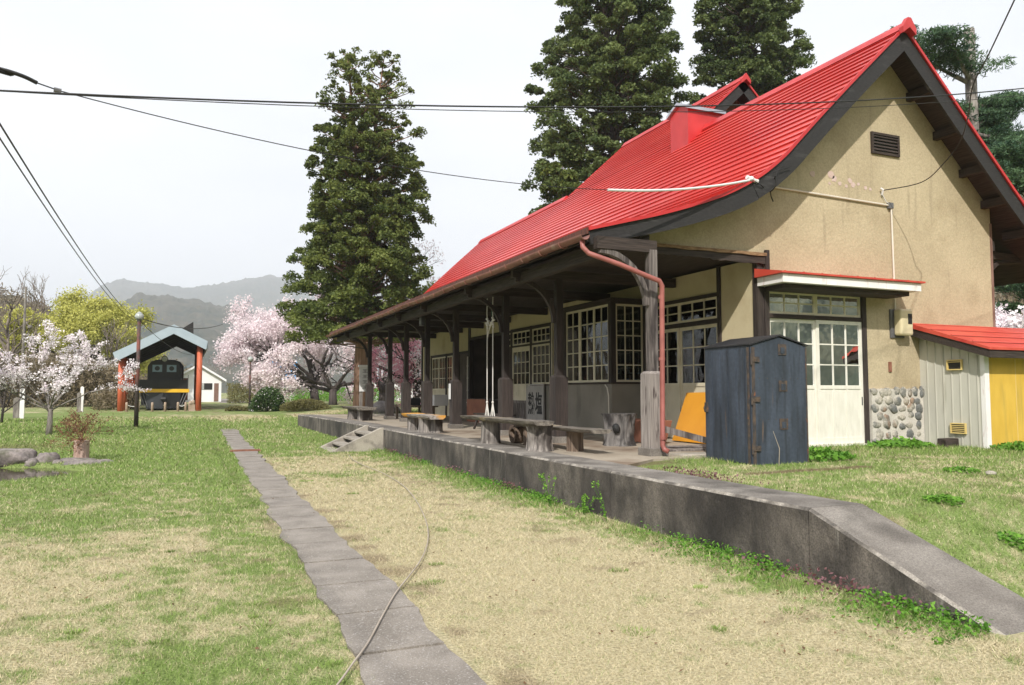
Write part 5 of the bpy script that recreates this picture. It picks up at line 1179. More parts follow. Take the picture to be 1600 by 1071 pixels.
# brushwood along the left lawn edge: countless stems
def thicket(name, label, x0, x1, Y, h, n, seed, material='brush_leaf', size=.09, kind='stuff'):
    rg = np.random.default_rng(seed); px = rg.uniform(x0, x1, n); a = hit(x0, 600, 1, Y); b2 = hit(x1, 600, 1, Y); t_ = rg.random(n)
    X = a.x+(b2.x-a.x)*t_; Yy = Y+rg.normal(0, 1.6, n); hh = h*(.45+.9*fbm(X*.55, Yy*.2, 1, 3, seed)); Z = rg.random(n)**.8*hh
    o = foliage(name, None, M[material], np.stack([X, Yy, gz(X, Yy)+Z], -1), size, np.clip(.5+.6*(fbm(X*.8, Z*.8, 1, 3, seed+1)-.5), 0, 1), seed, aspect=.25)
    return tag(o, kind=kind)
thicket('brushwood', '', -60, 215, 66, 3.6, 26000, 71, size=.16); thicket('brushwood', '', 150, 215, 58, 1.6, 5000, 72, size=.12); thicket('brushwood', '', 356, 420, 74, 1.5, 4000, 73, 'bush_brown', .12)
thicket('hedge_growth', '', 420, 620, 76, 1.3, 9000, 75, 'fern', .12)

# pine-like conifer with a topped trunk at the right
cz = empty('topped_conifer', (27.95, 20.0, .5), label='conifer with a sawn-off trunk top and level limbs of drooping needles at the right', cat='tree')
t = MB(); zt = 15.2
t.tube([(0, 0, -.2), (0, 0, 5), (.03, 0, 10), (.05, 0, zt)], [.32, .28, .23, .19], 12)
rg = np.random.default_rng(91); limbC = []; 
limbs = [(13.0, -2.7, .9, 14.7), (13.15, -2.3, -.9, 14.2), (11.6, -2.3, .2, 12.1), (11.2, 2.6, .3, 13.0), (10.9, 2.0, 1.0, 11.4), (9.6, -1.4, -.6, 9.9), (9.3, 2.6, -.7, 9.2), (8.6, 1.8, .8, 8.1), (8.3, -1.5, .6, 8.6), (7.2, 3.8, -.2, 6.9), (8.9, 3.4, -.4, 9.3), (7.8, 2.4, .6, 8.4), (6.6, 3.3, .9, 6.4), (9.8, 1.6, -.9, 10.6), (10.5, 3.2, .7, 10.2), (12.2, 2.4, .2, 12.7), (9.9, 4.0, .4, 10.4), (11.0, 3.9, -.6, 11.2), (7.0, 1.3, 1.2, 7.2), (6.0, 3.0, .6, 5.9), (5.4, 1.8, -1.2, 4.9), (6.4, -1.2, .2, 6.2), (4.6, 2.6, .8, 4.2), (10.2, -2.0, .8, 10.6), (12.2, 3.0, 1.4, 12.0), (8.0, 3.6, .1, 7.9)]
for (z0, dx, dy, z1) in limbs:
    p0 = Vector((0, 0, z0)); p2 = Vector((dx, dy, z1)); pm2 = p0.lerp(p2, .5)+Vector((0, 0, -.15)); pts = smooth_path([p0, pm2, p2], 5)
    t.tube(pts, [.085*(1-k/(len(pts)-1))+.018 for k in range(len(pts))], 6, cap=False)
    for q in range(19):
        f = rg.uniform(.28, 1.12); c = p0.lerp(p2, f)+Vector((rg.normal(0, .34), rg.normal(0, .34), rg.normal(0, .10)+.08)); limbC.append(tuple(c))
        if f < 1: t.tube([p0.lerp(p2, f), c], [.018, .006], 3, cap=False)
t.build('trunk', M['bark_grey'], cz, smooth=True)
P = []; Ts = []
for c in limbC:
    n = 220; a = rg.uniform(0, 2*pi, n); q = rg.random(n)**.6*.62
    P.append(np.stack([c[0]+q*np.cos(a), c[1]+q*np.sin(a), c[2]+rg.normal(0, .035, n)-q*.22-rg.random(n)**4*.22], -1)); Ts.append(np.full(n, rg.uniform(.1, .85)))
foliage('crown', cz, M['cedar'], np.concatenate(P), .10, np.concatenate(Ts), 92, aspect=.22)

# ---------------------------------------------------------------- bushes, stump planter, rocks, weeds
def bush(name, label, loc, rx, ry, h, n, size, material, seed, flat=1.0, kind=None, cat='bush', white=0):
    rg = np.random.default_rng(seed); d = rg.normal(size=(n, 3)); d /= np.linalg.norm(d, axis=1)[:, None]; d[:, 2] = np.abs(d[:, 2])
    q = (rg.random(n)**.25); lump = .85+.3*fbm(d[:, 0]*2+seed, d[:, 1]*2+d[:, 2]*2, 1, 3, seed)
    P = d*(q*lump)[:, None]*np.array([rx, ry, h]); e = empty(name, loc, label=label, cat=cat)
    foliage('leaves', e, M[material], P, size, np.clip(rg.normal(.45, .25, n), 0, 1), seed, aspect=.55)
    t = MB(); [t.tube([(0, 0, -.05), (cos(a)*rx*.3, sin(a)*ry*.3, h*.4), (cos(a)*rx*.55, sin(a)*ry*.55, h*.8)], [.03, .02, .008], 4) for a in np.arange(0, 6.2, .8)]; t.build('stems', M['bark_dark'], e)
    if white:
        Pw = d[:white]*np.array([rx, ry, h])*1.02; foliage('pale_leaves', e, M['blossom_w'], Pw, size*.8, np.full(white, .6), seed+1)
    return e
bl = at(419, 0, 48.5); bush('round_bush', 'round dark bush with pale flecked leaves beside the far lamp post', bl, 1.05, .9, 1.45, 5200, .06, 'bush', 101, white=130)
bl = at(479, 0, 46); bush('dome_bush', 'low clipped brownish dome bush on the lawn beyond the platform end', bl, 1.45, 1.2, .68, 7000, .045, 'bush_brown', 102)
bl = at(373, 0, 50); bush('low_bush', 'flat brownish ground bush left of the far lamp post', bl, .8, .6, .32, 1500, .045, 'bush_brown', 103)
sp = empty('stump_planter', (-2.08, 19.4, -.02), label='cut stump on a flat rock carrying a twiggy red-brown shrub beside the pond', cat='stump')
t = MB(); log_mb(t, 0, 0, 0, .44, .15, 17, lump=.08, flare=.04); M['stump_pink'] = mat('stump_pink', (.30, .20, .16), (.46, .34, .28), scale=2, stretch=(6, 6, 1), rough=.9, bump=.01); t.build('stump', M['stump_pink'], sp)
rg = np.random.default_rng(5); segs, tips = [], []
for k in range(16): a = rg.uniform(0, 2*pi); el = rg.uniform(.2, 1.4); skeleton(rg, (0, 0, .42), (cos(a)*cos(el), sin(a)*cos(el), sin(el)), .38, .009, 2, segs, tips, .6, .02, (2, 3), .7, .2, .004)
t = MB(); [t.tube(p, r, 3, cap=False) for p, r, d in segs]; t.build('twigs', M['pot'], sp)
P = np.array(tips); P = np.repeat(P, 3, 0)+rg.normal(0, .04, (len(P)*3, 3)); foliage('leaves', sp, M['twig_leaf'], P, .02, np.clip(rg.normal(.5, .3, len(P)), 0, 1), 6)
rk = [((-3.85, 19.15, .10), (.95, .42, .30), 'large flat-topped grey rock at the left edge of the pond', .19), ((-2.68, 19.0, .02), (.22, .2, .19), 'middle-sized rock between the flat boulder and the planter rock', None), ((-2.93, 18.8, -.02), (.12, .12, .12), 'smallest round stone at the pond rim', None),
      ((-2.15, 19.1, -.07), (.50, .45, .14), 'long flat rock carrying the stump planter', None), ((-1.62, 18.7, -.06), (.28, .26, .13), 'low rock right of the stump planter', None), ((-1.95, 18.25, -.06), (.36, .22, .13), 'flat rock dipping into the pond below the stump planter', None), ((-5.6, 19.2, .05), (.6, .4, .25), 'grey rock at the far left of the pond', None), ((-2.45, 18.7, -.05), (.13, .12, .11), 'little stone touching the flat planter rock', None)]
for i, (c, r, lab, fl_) in enumerate(rk):
    t = MB(); t.blob((0, 0, 0), r, seed=200+i, sub=4, amp=.30, flat=fl_, freq=1.7); o = t.build('pond_rock', M['rock'], smooth=True); o.location = c; tag(o, lab, 'rock', 'rocks round the pond')
def blades(name, label, cx, cy, n, h, r, material, seed, cat, w=.02, tint=.6):
    rg = np.random.default_rng(seed); a = rg.uniform(0, 2*pi, n); q = rg.random(n)**.5*r; x = cx+q*np.cos(a); y = cy+q*np.sin(a); z = gz(x, y)
    az = rg.uniform(0, 2*pi, n); l = rg.uniform(.1, .5, n)*h; hh = h*rg.uniform(.6, 1.1, n)
    V = np.stack([np.stack([x-w*np.cos(az), y-w*np.sin(az), z], -1), np.stack([x+w*np.cos(az), y+w*np.sin(az), z], -1), np.stack([x+w*.7*np.cos(az)+l*.4*np.cos(a), y+w*.7*np.sin(az)+l*.4*np.sin(a), z+hh*.6], -1), np.stack([x+l*np.cos(a), y+l*np.sin(a), z+hh], -1)], 1).reshape(-1, 3)
    o = np_mesh(name, V, np.arange(n*4).reshape(n, 4), M[material], attrs={'tint': np.repeat(np.clip(rg.normal(tint, .2, n), 0, 1), 4)}); return tag(o, label, cat)
o = blades('iris_clump', 'clump of upright green blades growing in the pond water', -2.62, 16.1, 26, .34, .13, 'fern', 7, 'plant', .014)
# weeds along the platform foot (ground cover) and singled-out plants
rg = np.random.default_rng(77); n = 15000; Y = 3.3+16.5*rg.random(n)**1.15; dens = fbm(Y*1.1, Y*0, 1, 3, 4); k = rg.random(n) < sstep(.34, .60, dens)*np.where(Y > 12, .55, 1); Y = Y[k]; n = len(Y)
X = 4.64-np.abs(rg.normal(0, .13, n))*(1+.9*fbm(Y*1.7, Y*0+3, 1, 3, 8)); Z = gz(X, Y)+rg.random(n)*.10*np.clip(1-(4.64-X)/.45, .15, 1)
tag(foliage('wall_foot_weeds', None, M['fern'], np.stack([X, Y, Z], -1), .017, np.clip(rg.normal(.45, .25, n), 0, 1), 3, up=.5, aspect=.5), kind='stuff')
n = 900; Y = np.concatenate([rg.normal(c, .35, n//5) for c in (4.5, 10.8, 13.3, 16.2, 18.0)]); X = 4.60-np.abs(rg.normal(0, .12, len(Y))); Z = gz(X, Y)+rg.random(len(Y))*.15
tag(foliage('dead_nettles', None, M['nettle'], np.stack([X, Y, Z], -1), .016, np.clip(rg.normal(.45, .3, len(Y)), 0, 1), 4, up=.4, aspect=.7), kind='stuff')
n = 420; Y = rg.normal(7.35, .35, n); X = 5.45+rg.normal(0, .10, n); tag(foliage('dead_nettles', None, M['nettle'], np.stack([X, Y, gz(X, Y)+rg.random(n)*.09], -1), .014, np.clip(rg.normal(.45, .3, n), 0, 1), 4, up=.4, aspect=.7), kind='stuff')
def leafy(name, label, cx, cy, r, h, n, size, seed, cat='plant', material='fern', elong=1.0):
    rg = np.random.default_rng(seed); a = rg.uniform(0, 2*pi, n); q = rg.random(n)**.5; x = cx+q*r*np.cos(a)*elong; y = cy+q*r*np.sin(a); z = gz(x, y)+h*(1-q*.7)*rg.random(n)**.5+.01
    return tag(foliage(name, None, M[material], np.stack([x, y, z], -1), size, np.clip(rg.normal(.5, .22, n), 0, 1), seed, up=.7, aspect=.55), label, cat, 'broad-leaved weeds in the upper lawn')
leafy('leafy_weed', 'bright green broad-leaved weed clump at the right foot of the locker', 8.42, 8.55, .45, .20, 520, .045, 81, elong=1.2)
leafy('leafy_weed', 'broad-leaved weed patch before the cobble wall', 11.5, 9.75, .42, .18, 420, .05, 82, elong=1.5)
leafy('leafy_weed', 'dark green weed tuft on the slope beside the ramp top', 6.35, 4.95, .17, .07, 260, .022, 83)
leafy('leafy_weed', 'low green weed patch lower down the slope beside the ramp', 6.2, 4.15, .17, .06, 240, .022, 84)
leafy('leafy_weed', 'small weed tuft in the dry grass at the right edge', 8.8, 6.6, .2, .07, 220, .025, 85)
leafy('leafy_weed', 'weed clump beside the charred block by the lean-to', 13.4, 8.8, .45, .14, 700, .038, 86, elong=1.6)
for i, (x, y, h, lab) in enumerate(((4.42, 9.15, .40, 'tall pale flowering weed with several stems by the platform wall'), (4.45, 7.72, .46, 'single leggy weed against the middle of the platform wall'), (4.48, 8.35, .22, 'short weed between the two tall ones at the platform wall'))):
    e = empty('rape_weed', (x, y, 0), label=lab, cat='plant', group='tall weeds at the platform wall'); t = MB(); pts_ = []
    for k in range(5 if i != 1 else 2):
        dx, dy = random.uniform(-.14, .14), random.uniform(-.2, .25); t.tube([(0, 0, 0), (dx*.4, dy*.4, h*.5), (dx, dy, h*random.uniform(.75, 1.05))], [.004, .003, .002], 4)
        for q in range(22): f = random.uniform(.15, 1); pts_.append((dx*f+random.uniform(-.022, .022), dy*f+random.uniform(-.022, .022), h*f*.95))
        for q in range(12): pts_.append((dx+random.uniform(-.02, .02), dy+random.uniform(-.02, .02), h*random.uniform(.88, 1.03)))
    t.build('stems', M['fern'], e); foliage('leaves', e, M['yellow_leaf' if False else 'fern'], np.array(pts_), .014, np.full(len(pts_), .85), 5+i)
o = MB(); o.tube([(7.25, 8.05, .50), (7.22, 8.0, .75), (7.12, 8.0, .98)], [.006, .005, .003], 5); tag(o.build('dry_stalk', M['hose']), 'pale dry stalk bending in front of the locker', 'plant')
o = MB(); o.blob((0, 0, 0), (.07, .06, .03), 5, 3, .2); o = o.build('pale_stone', M['step_conc'], smooth=True); o.location = (8.9, 6.3, gzf(8.9, 6.3)+.015); tag(o, 'small pale stone lying in the upper lawn', 'stone')
# boulder and stacked timbers beyond the far bench
t = MB(); t.blob((0, 0, 0), (.8, .6, .45), 301, 3, .3); o = t.build('dark_boulder', M['rock'], smooth=True); o.location = (8.0, 33.5, .6); tag(o, 'dark boulder just beyond the canopy end', 'rock')

# ---------------------------------------------------------------- shelter, locomotive, posts
sh = empty('locomotive_shelter', (-1.7, 58, .3), label='open shelter with orange posts and a pale blue-grey gable roof over the locomotive', cat='shelter')
def shp(mb, name, material, parent=None, **k):
    o = mb.build(name, M[material], parent or sh, **k); return wadopt(o, sh) if parent is None else o
SY0, SY1 = 52.0, 66.0
pR = hit(311, 600, 1, SY0).x; pL = hit(189, 600, 1, SY0).x
apx = hit(272, 508, 1, SY0-.5); tL = hit(177, 552, 1, SY0-.5); tR = hit(324, 534, 1, SY0-.5)
def rz_(x):
    return tL.z+(apx.z-tL.z)*(x-tL.x)/(apx.x-tL.x) if x < apx.x else apx.z+(tR.z-apx.z)*(x-apx.x)/(tR.x-apx.x)
for k in range(7):
    y = SY0+(SY1-SY0)*k/6
    for px_ in (pL, pR):
        t = MB(); t.tube([(px_, y, .15), (px_, y, rz_(px_)-.35)], .17, 12); shp(t, 'post', 'shelter_orange', smooth=True)
th = .42
t = MB(); t.prism([(tL.x, tL.z), (apx.x, apx.z), (tR.x, tR.z), (tR.x, tR.z-.10), (apx.x, apx.z-.12), (tL.x, tL.z-.10)], SY0-.5, SY1+.8, axis=1); ro = shp(t, 'roof', 'shelter_white')
t = MB(); t.prism([(tL.x-.02, tL.z+.02), (apx.x, apx.z+.02), (tR.x+.02, tR.z+.02), (tR.x-.06, tR.z-.52), (apx.x, apx.z-.55), (tL.x+.16, tL.z-.50)], SY0-.62, SY0-.505, axis=1); shp(t, 'fascia', 'shelter_white')
t = MB(); t.prism([(tL.x+.1, tL.z-.11), (apx.x, apx.z-.13), (tR.x-.05, tR.z-.11), (tR.x-.05, tR.z-.30), (apx.x, apx.z-.34), (tL.x+.1, tL.z-.32)], SY0-.5, SY1+.7, axis=1); shp(t, 'ceiling', 'shelter_dark')
for k in range(7):
    y = SY0+(SY1-SY0)*k/6; t = MB(); t.prism([(pL, rz_(pL)-.52), (apx.x, apx.z-.55), (pR, rz_(pR)-.5), (pR, rz_(pR)-.31), (apx.x, apx.z-.35), (pL, rz_(pL)-.33)], y-.07, y+.07, axis=1); shp(t, 'rafter', 'shelter_dark')
t = MB(); u = hit(276, 507, 1, 60); t.prism([(apx.x-.15, apx.z+.02), (apx.x+1.15, apx.z+.95), (apx.x+1.2, apx.z-.5)], 60, 63, axis=1); shp(t, 'ridge_vent', 'bush_brown' if False else 'shelter_dark')
t = MB(); t.box(tR.x-.03, tR.x+.03, SY0-.5, SY1+.8, tR.z-.45, tR.z); shp(t, 'side_fascia', 'shelter_white')

LX = hit(256.5, 600, 1, 54.5).x; LY = 54.5; LZ = .30
lo = empty('locomotive', (LX, LY, LZ), label='black diesel locomotive with a yellow stripe parked under the shelter', cat='locomotive')
def lp(mb, name, material, parent=None, **k): return mb.build(name, M[material], parent or lo, **k)
t = MB(); t.prism([(-1.0, 1.45), (1.0, 1.45), (.98, 2.75), (.84, 3.05), (.50, 3.24), (-.50, 3.24), (-.84, 3.05), (-.98, 2.75)], -.2, 3.2, axis=1); H1 = lp(t, 'hood', 'loco_black', bevel=.03)
t = MB(); t.prism([(-1.15, 1.45), (1.15, 1.45), (1.12, 2.95), (.9, 3.25), (.5, 3.38), (-.5, 3.38), (-.9, 3.25), (-1.12, 2.95)], 3.2, 6.4, axis=1); CB = lp(t, 'cab', 'loco_black', bevel=.03)
t = MB(); t.prism([(-1.05, 1.45), (1.05, 1.45), (1.05, 2.85), (.60, 3.22), (-.60, 3.22), (-1.05, 2.85)], 6.4, 10.0, axis=1); lp(t, 'rear_hood', 'loco_black')
t = MB(); t.box(-1.45, 1.45, -.75, 10.2, 1.10, 1.36); lp(t, 'running_board', 'loco_black')
t = MB(); t.box(-1.5, 1.5, -.80, -.751, 1.14, 1.36); lp(t, 'yellow_stripe', 'yellow')
t = MB(); t.box(-1.42, 1.42, -.74, -.2, 1.36, 1.95); lp(t, 'front_box', 'loco_black')
t = MB(); t.prism([(-.72, .28), (.0, .18), (.0, 1.10), (-.72, 1.10)], -.98, -.62, axis=1) if False else t.box(-1.0, -.02, -.85, -.6, .12, 1.10); lp(t, 'plough_left', 'loco_grey')
t = MB(); t.box(.02, 1.0, -.85, -.6, .12, 1.10); lp(t, 'plough_right', 'loco_black')
t = MB(); t.box(-1.3, 1.3, -.5, 9.5, .35, 1.1); lp(t, 'underframe', 'loco_black')
for y in (.6, 2.2, 7.0, 8.6):
    for sx in (-1, 1): t = MB(); t.tube([(sx*.62, y, .45), (sx*.76, y, .45)], .43, 20); lp(t, 'wheel', 'black_metal')
for x in (-.42, .42):
    t = MB(); t.box(x-.32, x+.32, -.232, -.201, 2.42, 2.94); wf = lp(t, 'window', 'loco_grey'); t = MB(); t.box(x-.28, x+.28, -.24, -.233, 2.46, 2.90); lp(t, 'pane', 'blue_plain', wf); t = MB(); t.tube([(x, -.25, 2.68), (x, -.241, 2.68)], .15, 18); lp(t, 'clear_view_disc', 'loco_grey', wf)
t = MB(); t.tube([(0, -.10, 3.28), (0, -.38, 3.28)], [.20, .20], 18); hd = lp(t, 'headlight', 'loco_black'); t = MB(); t.tube([(0, -.39, 3.28), (0, -.381, 3.28)], .165, 18); lp(t, 'lens', 'lamp_glass', hd)
t = MB(); t.box(-.12, .12, -1.15, -.86, .62, .86); t.tube([(-.14, -1.15, .74), (.14, -1.15, .74)], .1, 8); lp(t, 'coupler', 'black_metal')
t = MB()
for sx in (-1, 1): t.tube([(sx*1.38, -.78, 1.12), (sx*1.05, -.95, .25)], .025, 5); t.tube([(sx*1.2, -.78, 1.12), (sx*.9, -.95, .25)], .02, 5); t.tube([(sx*1.42, -.78, 1.36), (sx*1.42, -.78, 2.25), (sx*1.42, -.3, 2.25)], .018, 5)
lp(t, 'handrail', 'grey_metal')
for i, px in enumerate((199, 217.5, 239, 259, 279, 291)):
    b0 = hit(px, 600, 1, 50.6); t = MB(); t.tube([(0, 0, -.1), (0, 0, .52), (0, 0, .56)], [.075, .07, .05], 9); o = t.build('fence_post', M['vent_cream'] if False else M['log_brown'], smooth=True); o.location = (b0.x, b0.y, gzf(b0.x, b0.y))
    M.setdefault('post_pale', mat('post_pale', (.30, .22, .16), (.40, .31, .24), scale=4, rough=.9)); o.data.materials[0] = M['post_pale']
    tag(o, ['short wooden post at the left shelter posts', 'short wooden post right of the rusty lamp pole', 'short wooden post below the left half of the locomotive front', 'short wooden post below the locomotive coupler', 'short wooden post below the right end of the locomotive', 'short wooden post nearest the right shelter post'][i], 'post', 'short wooden posts before the locomotive')
a0, a1 = hit(217.5, 600, 1, 50.6), hit(291, 600, 1, 50.6)
for i, (p, q) in enumerate(((199, 217.5), (279, 291))): u, v = hit(p, 600, 1, 50.6), hit(q, 600, 1, 50.6); wire('barrier_chain', (u.x, u.y, .75), (v.x, v.y, .75), .14, .02, ('sagging pale chain between the two leftmost short posts', 'sagging pale chain between the two rightmost short posts')[i], 'paper', 8, 'chain')
b0 = hit(300, 600, 1, 50.8); t = MB(); t.box(-.2, .2, -.1, .1, -.1, .42); t.blob((-.06, -.05, .5), (.13, .1, .14), 8, 2, .2); t.blob((.1, 0, .55), (.1, .1, .16), 9, 2, .2); o = t.build('carved_figure', M['post_pale'] if 'post_pale' in M else M['log']); o.location = (b0.x, b0.y, gzf(b0.x, b0.y)); tag(o, 'small carved wooden lump beside the right shelter post', 'carving')

def lamp_post(label, px, Y, H, r, base_py=None):
    b0 = hit(px, 600, 1, Y); e = empty('lamp_post', (b0.x, b0.y, gzf(b0.x, b0.y)), label=label, cat='lamp post', group='globe lamp posts')
    t = MB(); t.tube([(0, 0, -.1), (0, 0, H)], [r*1.15, r*.85], 10); t.build('pole', M['pole_rust'], e, smooth=True)
    t = MB(); t.tube([(0, 0, H), (0, 0, H+.06)], [.07, .11], 10); t.build('collar', M['grey_metal'], e)
    t = MB(); t.tube([(0, 0, H+.06), (0, 0, H+.10), (0, 0, H+.20), (0, 0, H+.30), (0, 0, H+.34)], [.09, .15, .17, .13, .03], 14); t.build('globe', M['lamp_glass'], e, smooth=True)
    t = MB(); t.tube([(0, 0, H+.33), (0, 0, H+.38)], [.10, .02], 12); t.build('cap', M['lamp_glass'], e); return e
lamp_post('rusty lamp pole with a glass globe standing on the lawn before the shelter', 214.5, 33.5, 4.15, .075)
lamp_post('farther lamp pole with a glass globe in front of the great cherry', 390.5, 51, 3.05, .06)
lt = hit(218, 497, 1, 33.5)
for i, (x0_, y0_) in enumerate(((-20, 168), (-20, 178))): wire('overhead_wire', hit(x0_, y0_-6+14*i, 1, 6.0), (lt.x, lt.y, lt.z-.05-.12*i), .30, .007 if i == 0 else .006, ('upper of the two wires dropping from the left edge to the rusty lamp pole', 'lower of the two wires dropping from the left edge to the rusty lamp pole')[i], pre=14)
wire('overhead_wire', (lt.x, lt.y, lt.z), hit(348, 507, 1, 52), .35, .02, 'thin wire running level from the rusty lamp pole to the great cherry'); wire('overhead_wire', (lt.x, lt.y, lt.z-.1), hit(300, 555, 1, 52.5), .3, .012, 'thin wire slanting down from the rusty lamp pole under the shelter roof')
b0 = at(33, 0, 62); t = MB(); t.tube([(0, 0, -.1), (.06, 0, 8.4)], [.10, .07], 8); t.tube([(.05, 0, 6.0), (.32, 0, 5.7)], .03, 5); t.blob((.36, 0, 5.6), .14, 3, 2, .1); o = t.build('utility_pole', M['bark_grey']); o.location = b0; tag(o, 'thin grey utility pole rising above the left bushes', 'utility pole')
for i, (px, Y, H_, w_, lab) in enumerate(((36, 42, 1.35, .09, 'white upright marker post at the left lawn edge'), (27, 42.5, .9, .12, 'short weathered grey post beside the white marker'), (129, 52, 1.45, .09, 'white upright marker post behind the small cherry'), (124.5, 51.5, 1.1, .10, 'grey post beside the second white marker'))):
    b0 = at(px, 0, Y); t = MB(); t.box(-w_, w_, -.06, .06, -.1, H_); t.prism([(-w_, H_), (w_, H_), (0, H_+w_*.7)], -.06, .06, axis=1); o = t.build('marker_post', M['white' if 'white' in lab[:6] else 'bark_grey']); o.location = b0; tag(o, lab, 'post')
# station name post beyond the platform
b0 = hit(570, 600, 1, 31.0); e = empty('name_post', (b0.x, b0.y, .5), label='tall white name board on a post beyond the far canopy posts', cat='sign')
t = MB(); t.box(-.22, .22, -.02, .02, 1.0, 2.0) ; t.build('board', M['paper'], e); t = MB(); t.prism([(-.27, 2.0), (.27, 2.0), (.25, 2.07), (-.25, 2.07)], -.08, .08, axis=1); t.build('cap', M['house_white'], e)
t = MB(); t.box(-.2, -.08, .021, .10, 0, 2.0); t.box(.08, .2, .021, .10, 0, 2.0); t.build('post', M['bark_grey'], e)
t = MB(); rgt = random.Random(4)
for c_ in range(4):
    zc = 1.82-.22*c_
    t.box(-.09, .09, -.026, -.0205, zc+.05, zc+.065); t.box(-.07, .07, -.026, -.0205, zc, zc+.014); t.box(-.10, .10, -.026, -.0205, zc-.055, zc-.042); t.box(-.008, .008, -.027, -.0265, zc-.06, zc+.07)
t.build('lettering', M['ink'], e)

# ---------------------------------------------------------------- houses
def house(name, label, px0, px1, Y, wall_h, roof_h, depth, wallm, roofm, cat='house', gable=True, z=None):
    a = hit(px0, 600, 1, Y); b2 = hit(px1, 600, 1, Y); w = b2.x-a.x; zb = gzf(a.x, a.y) if z is None else z
    e = empty(name, (a.x, a.y, zb), label=label, cat=cat)
    t = MB(); t.prism([(0, -.3), (w, -.3), (w, wall_h), (w/2, wall_h+roof_h-.15), (0, wall_h)] if gable else [(0, -.3), (w, -.3), (w, wall_h), (0, wall_h)], 0, depth, axis=1); t.build('wall', M[wallm], e)
    o_ = .45; t = MB(); s_ = roof_h/(w/2)
    if gable: t.prism([(-o_, wall_h-o_*s_), (w/2, wall_h+roof_h), (w+o_, wall_h-o_*s_), (w+o_, wall_h-o_*s_-.22), (w/2, wall_h+roof_h-.22), (-o_, wall_h-o_*s_-.22)], -.45, depth+.4, axis=1)
    else: t.prism([(-.4, wall_h+.001), (depth+.4, wall_h+.001), (depth*.5, wall_h+roof_h)], -.5, w+.5, axis=0)
    t.build('roof', M[roofm], e); return e, w
hs, w = house('white_house', 'white house with a shallow gable roof and two dark openings right of the locomotive', 274, 346, 84, 2.55, 1.35, 8, 'house_white', 'house_white')
t = MB(); t.box(w*.57, w*.80, -.03, -.001, 1.25, 1.9); wn = t.build('window', M['rubber'], hs); t = MB(); t.box(w*.57, w*.62, -.05, -.031, 1.27, 1.88); t.build('pane', M['lamp_glass'], wn)
t = MB(); t.box(w*.84, w*.94, -.03, -.001, .05, 1.9); t.build('door', M['gable_boards'], hs); t = MB(); t.box(w*.05, w*.27, -.03, -.001, .2, 2.4); t.build('dark_opening', M['wood_red'], hs)
t = MB(); t.prism([(-.44, 2.62), (w/2-.6, 3.72), (w/2-.6, 3.90), (-.44, 2.85)], -.5, -.46, axis=1); t.build('blue_gable_panel', M['roof_grey'], hs)
house('blue_roofed_house', 'house with a bright blue roof half hidden by the great cherry', 428, 462, 110, 2.6, 2.6, 6, 'house_white', 'blue_roof', gable=False)
house('grey_roofed_house', 'pale house with a grey-blue roof behind the weeping cherry', 585, 660, 78, 2.3, 1.7, 7, 'house_white', 'roof_grey', gable=False)
# lane beyond
ln = MB(); pts_ = [hit(352, 628, 1, 74), hit(372, 600, 1, 95)]; ln.prism([(2.9, 76), (5.2, 76), (9.0, 120), (4.5, 120)], .40, .462, axis=2); tag(ln.build('lane', M['paver']), kind='structure')

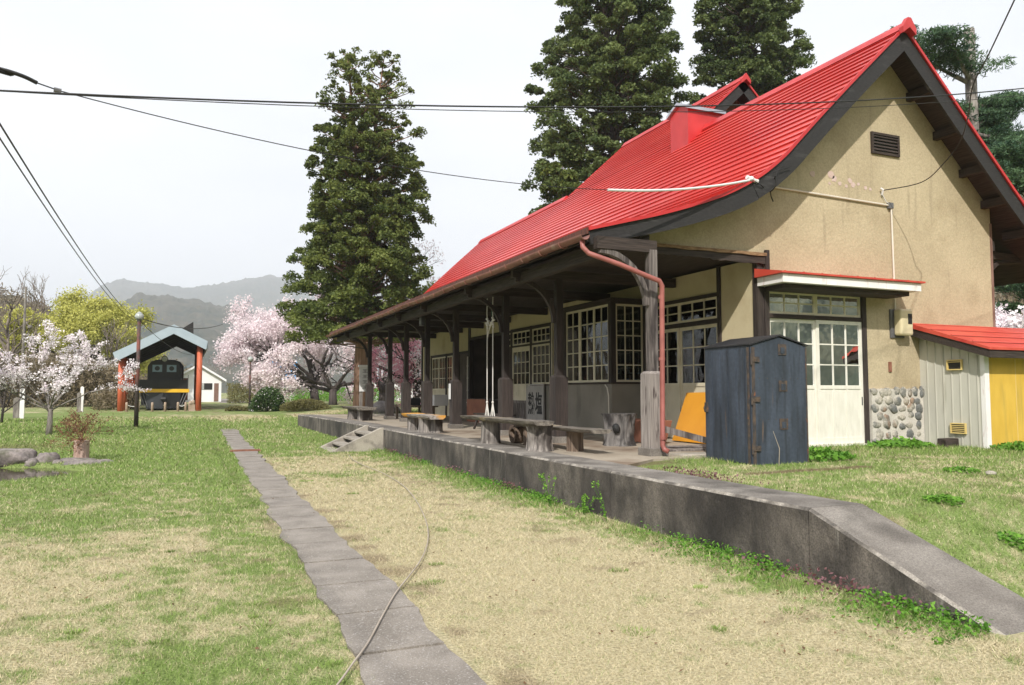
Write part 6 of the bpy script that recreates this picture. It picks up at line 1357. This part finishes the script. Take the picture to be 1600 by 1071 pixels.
# ---------------------------------------------------------------- hills
def hill(name, pts, D0, D1, seed, c1, c2, bumps, foot=-2.0, nrow=70, step=.07, rough=.35, material=None, azel=None, scatter=0, ssize=.4):
    """pts: photo skyline (px, py) surveyed at distance D1; a real slope from D0 (foot) up to the ridge at D1"""
    az = []; hh = []
    for px, py in (pts or []):
        d = _yr + _rr*((px-800)/FPX) - _ur*((py-535.5)/FPX); az.append(math.atan2(d.x, d.y)); hh.append(d.z/math.hypot(d.x, d.y))
    if azel: az = [radians(q[0]) for q in azel]; hh = [math.tan(radians(q[1])) for q in azel]
    az = np.array(az); hh = np.array(hh); A = np.arange(az[0], az[-1], radians(step)); Hh = np.interp(A, az, hh)*D1+1.5
    Tt = np.concatenate([np.linspace(0, 1, nrow), np.linspace(1.05, 1.5, 8)]); AA, TT = np.meshgrid(A, Tt)
    Dd = D0+(D1-D0)*TT; X = Dd*np.sin(AA); Y = Dd*np.cos(AA); prof = np.where(TT <= 1, TT**1.25, 1-(TT-1)*1.2)
    ridge = fbm(X/(D1*.12), Y/(D1*.12), 1, 4, seed)-.5
    Z = foot + (Hh[None, :]-foot)*prof*(1+rough*ridge*np.sin(np.clip(TT, 0, 1)*pi)) + bumps*(fbm(X/(bumps*.9), Y/(bumps*.9), 1, 2, seed+2)**1.5)*np.clip(TT*8, 0, 1)
    nr, nc = X.shape; idx = np.arange(nr*nc).reshape(nr, nc); F = np.stack([idx[:-1, :-1], idx[:-1, 1:], idx[1:, 1:], idx[1:, :-1]], -1).reshape(-1, 4)
    tt = fbm(X/(bumps*1.5), Y/(bumps*1.5), 1, 4, seed+6)*.6 + fbm(X/(D1*.05), Y/(D1*.05), 1, 3, seed+7)*.4
    o = np_mesh(name, np.stack([X, Y, Z], -1).reshape(-1, 3), F, material or leaf_mat('wooded_'+name, c1, c2, 0, .95), attrs={'tint': np.clip((tt.ravel()-.3)*2.2, 0, 1)})
    if scatter:
        rg = np.random.default_rng(seed+9); j = rg.integers(0, (nrow-1)*nc, scatter); j2 = np.minimum(j+1, nr*nc-1); u = rg.random(scatter)[:, None]
        Vv = np.stack([X, Y, Z], -1).reshape(-1, 3); P = Vv[j]*(1-u)+Vv[j+nc]*u; P[:, 2] += rg.random(scatter)**1.5*bumps*1.1
        tag(foliage('hillside_wood', None, M['brush_leaf'], P, ssize, np.clip(fbm(P[:, 0]*.15, P[:, 1]*.15, 1, 3, seed)*1.4-.2, 0, 1), seed, aspect=.35), kind='stuff')
    return tag(o, kind='structure')
hill('hill', [(-500, 440), (-200, 470), (0, 490), (60, 500), (130, 470), (160, 446), (190, 438), (240, 445), (300, 452), (360, 442), (420, 432), (480, 440), (560, 452), (700, 460), (900, 470), (1300, 440), (1700, 420)], 1100, 3100, 401, (.035, .045, .028), (.11, .10, .075), 11)
hill('hill', [(-400, 520), (60, 540), (150, 500), (215, 462), (260, 466), (330, 478), (380, 486), (450, 500), (600, 520), (900, 540), (1400, 520)], 500, 1250, 402, (.020, .032, .022), (.10, .085, .062), 9)
hill('hill', [(-500, 455), (-100, 462), (0, 472), (40, 482), (100, 505), (180, 545), (260, 585), (330, 606)], 110, 240, 403, (.06, .055, .03), (.17, .145, .10), 3.2, nrow=90, scatter=30000, ssize=.5)
hill('hill', [(1380, 560), (1450, 430), (1520, 330), (1560, 280), (1600, 235), (1750, 180), (2000, 150), (2300, 160)], 60, 150, 404, (.06, .05, .032), (.19, .16, .115), 2.4, nrow=90, step=.1, scatter=40000, ssize=.38)
hill('hill', None, 70, 190, 405, (.03, .042, .024), (.10, .10, .06), 5, nrow=50, step=.35, azel=[(88, 8), (105, 15), (130, 17), (150, 13), (175, 16), (200, 12), (230, 10), (260, 9), (300, 8), (322, 5)])  # unseen hill behind the camera, added so the panes reflect dark slopes

# ---------------------------------------------------------------- misty air
hz = MB(); hz.box(-4800, 4800, -400, 4800, -6, 620); hm = bpy.data.materials.new('haze'); hm.use_nodes = True; hn = hm.node_tree; hn.nodes.clear()
ho = hn.nodes.new('ShaderNodeOutputMaterial'); hv = hn.nodes.new('ShaderNodeVolumePrincipled'); hv.inputs['Density'].default_value = .00033; hv.inputs['Color'].default_value = (.89, .93, 1, 1); hv.inputs['Anisotropy'].default_value = .2
hn.links.new(hv.outputs[0], ho.inputs['Volume']); tag(hz.build('haze', hm), kind='stuff')
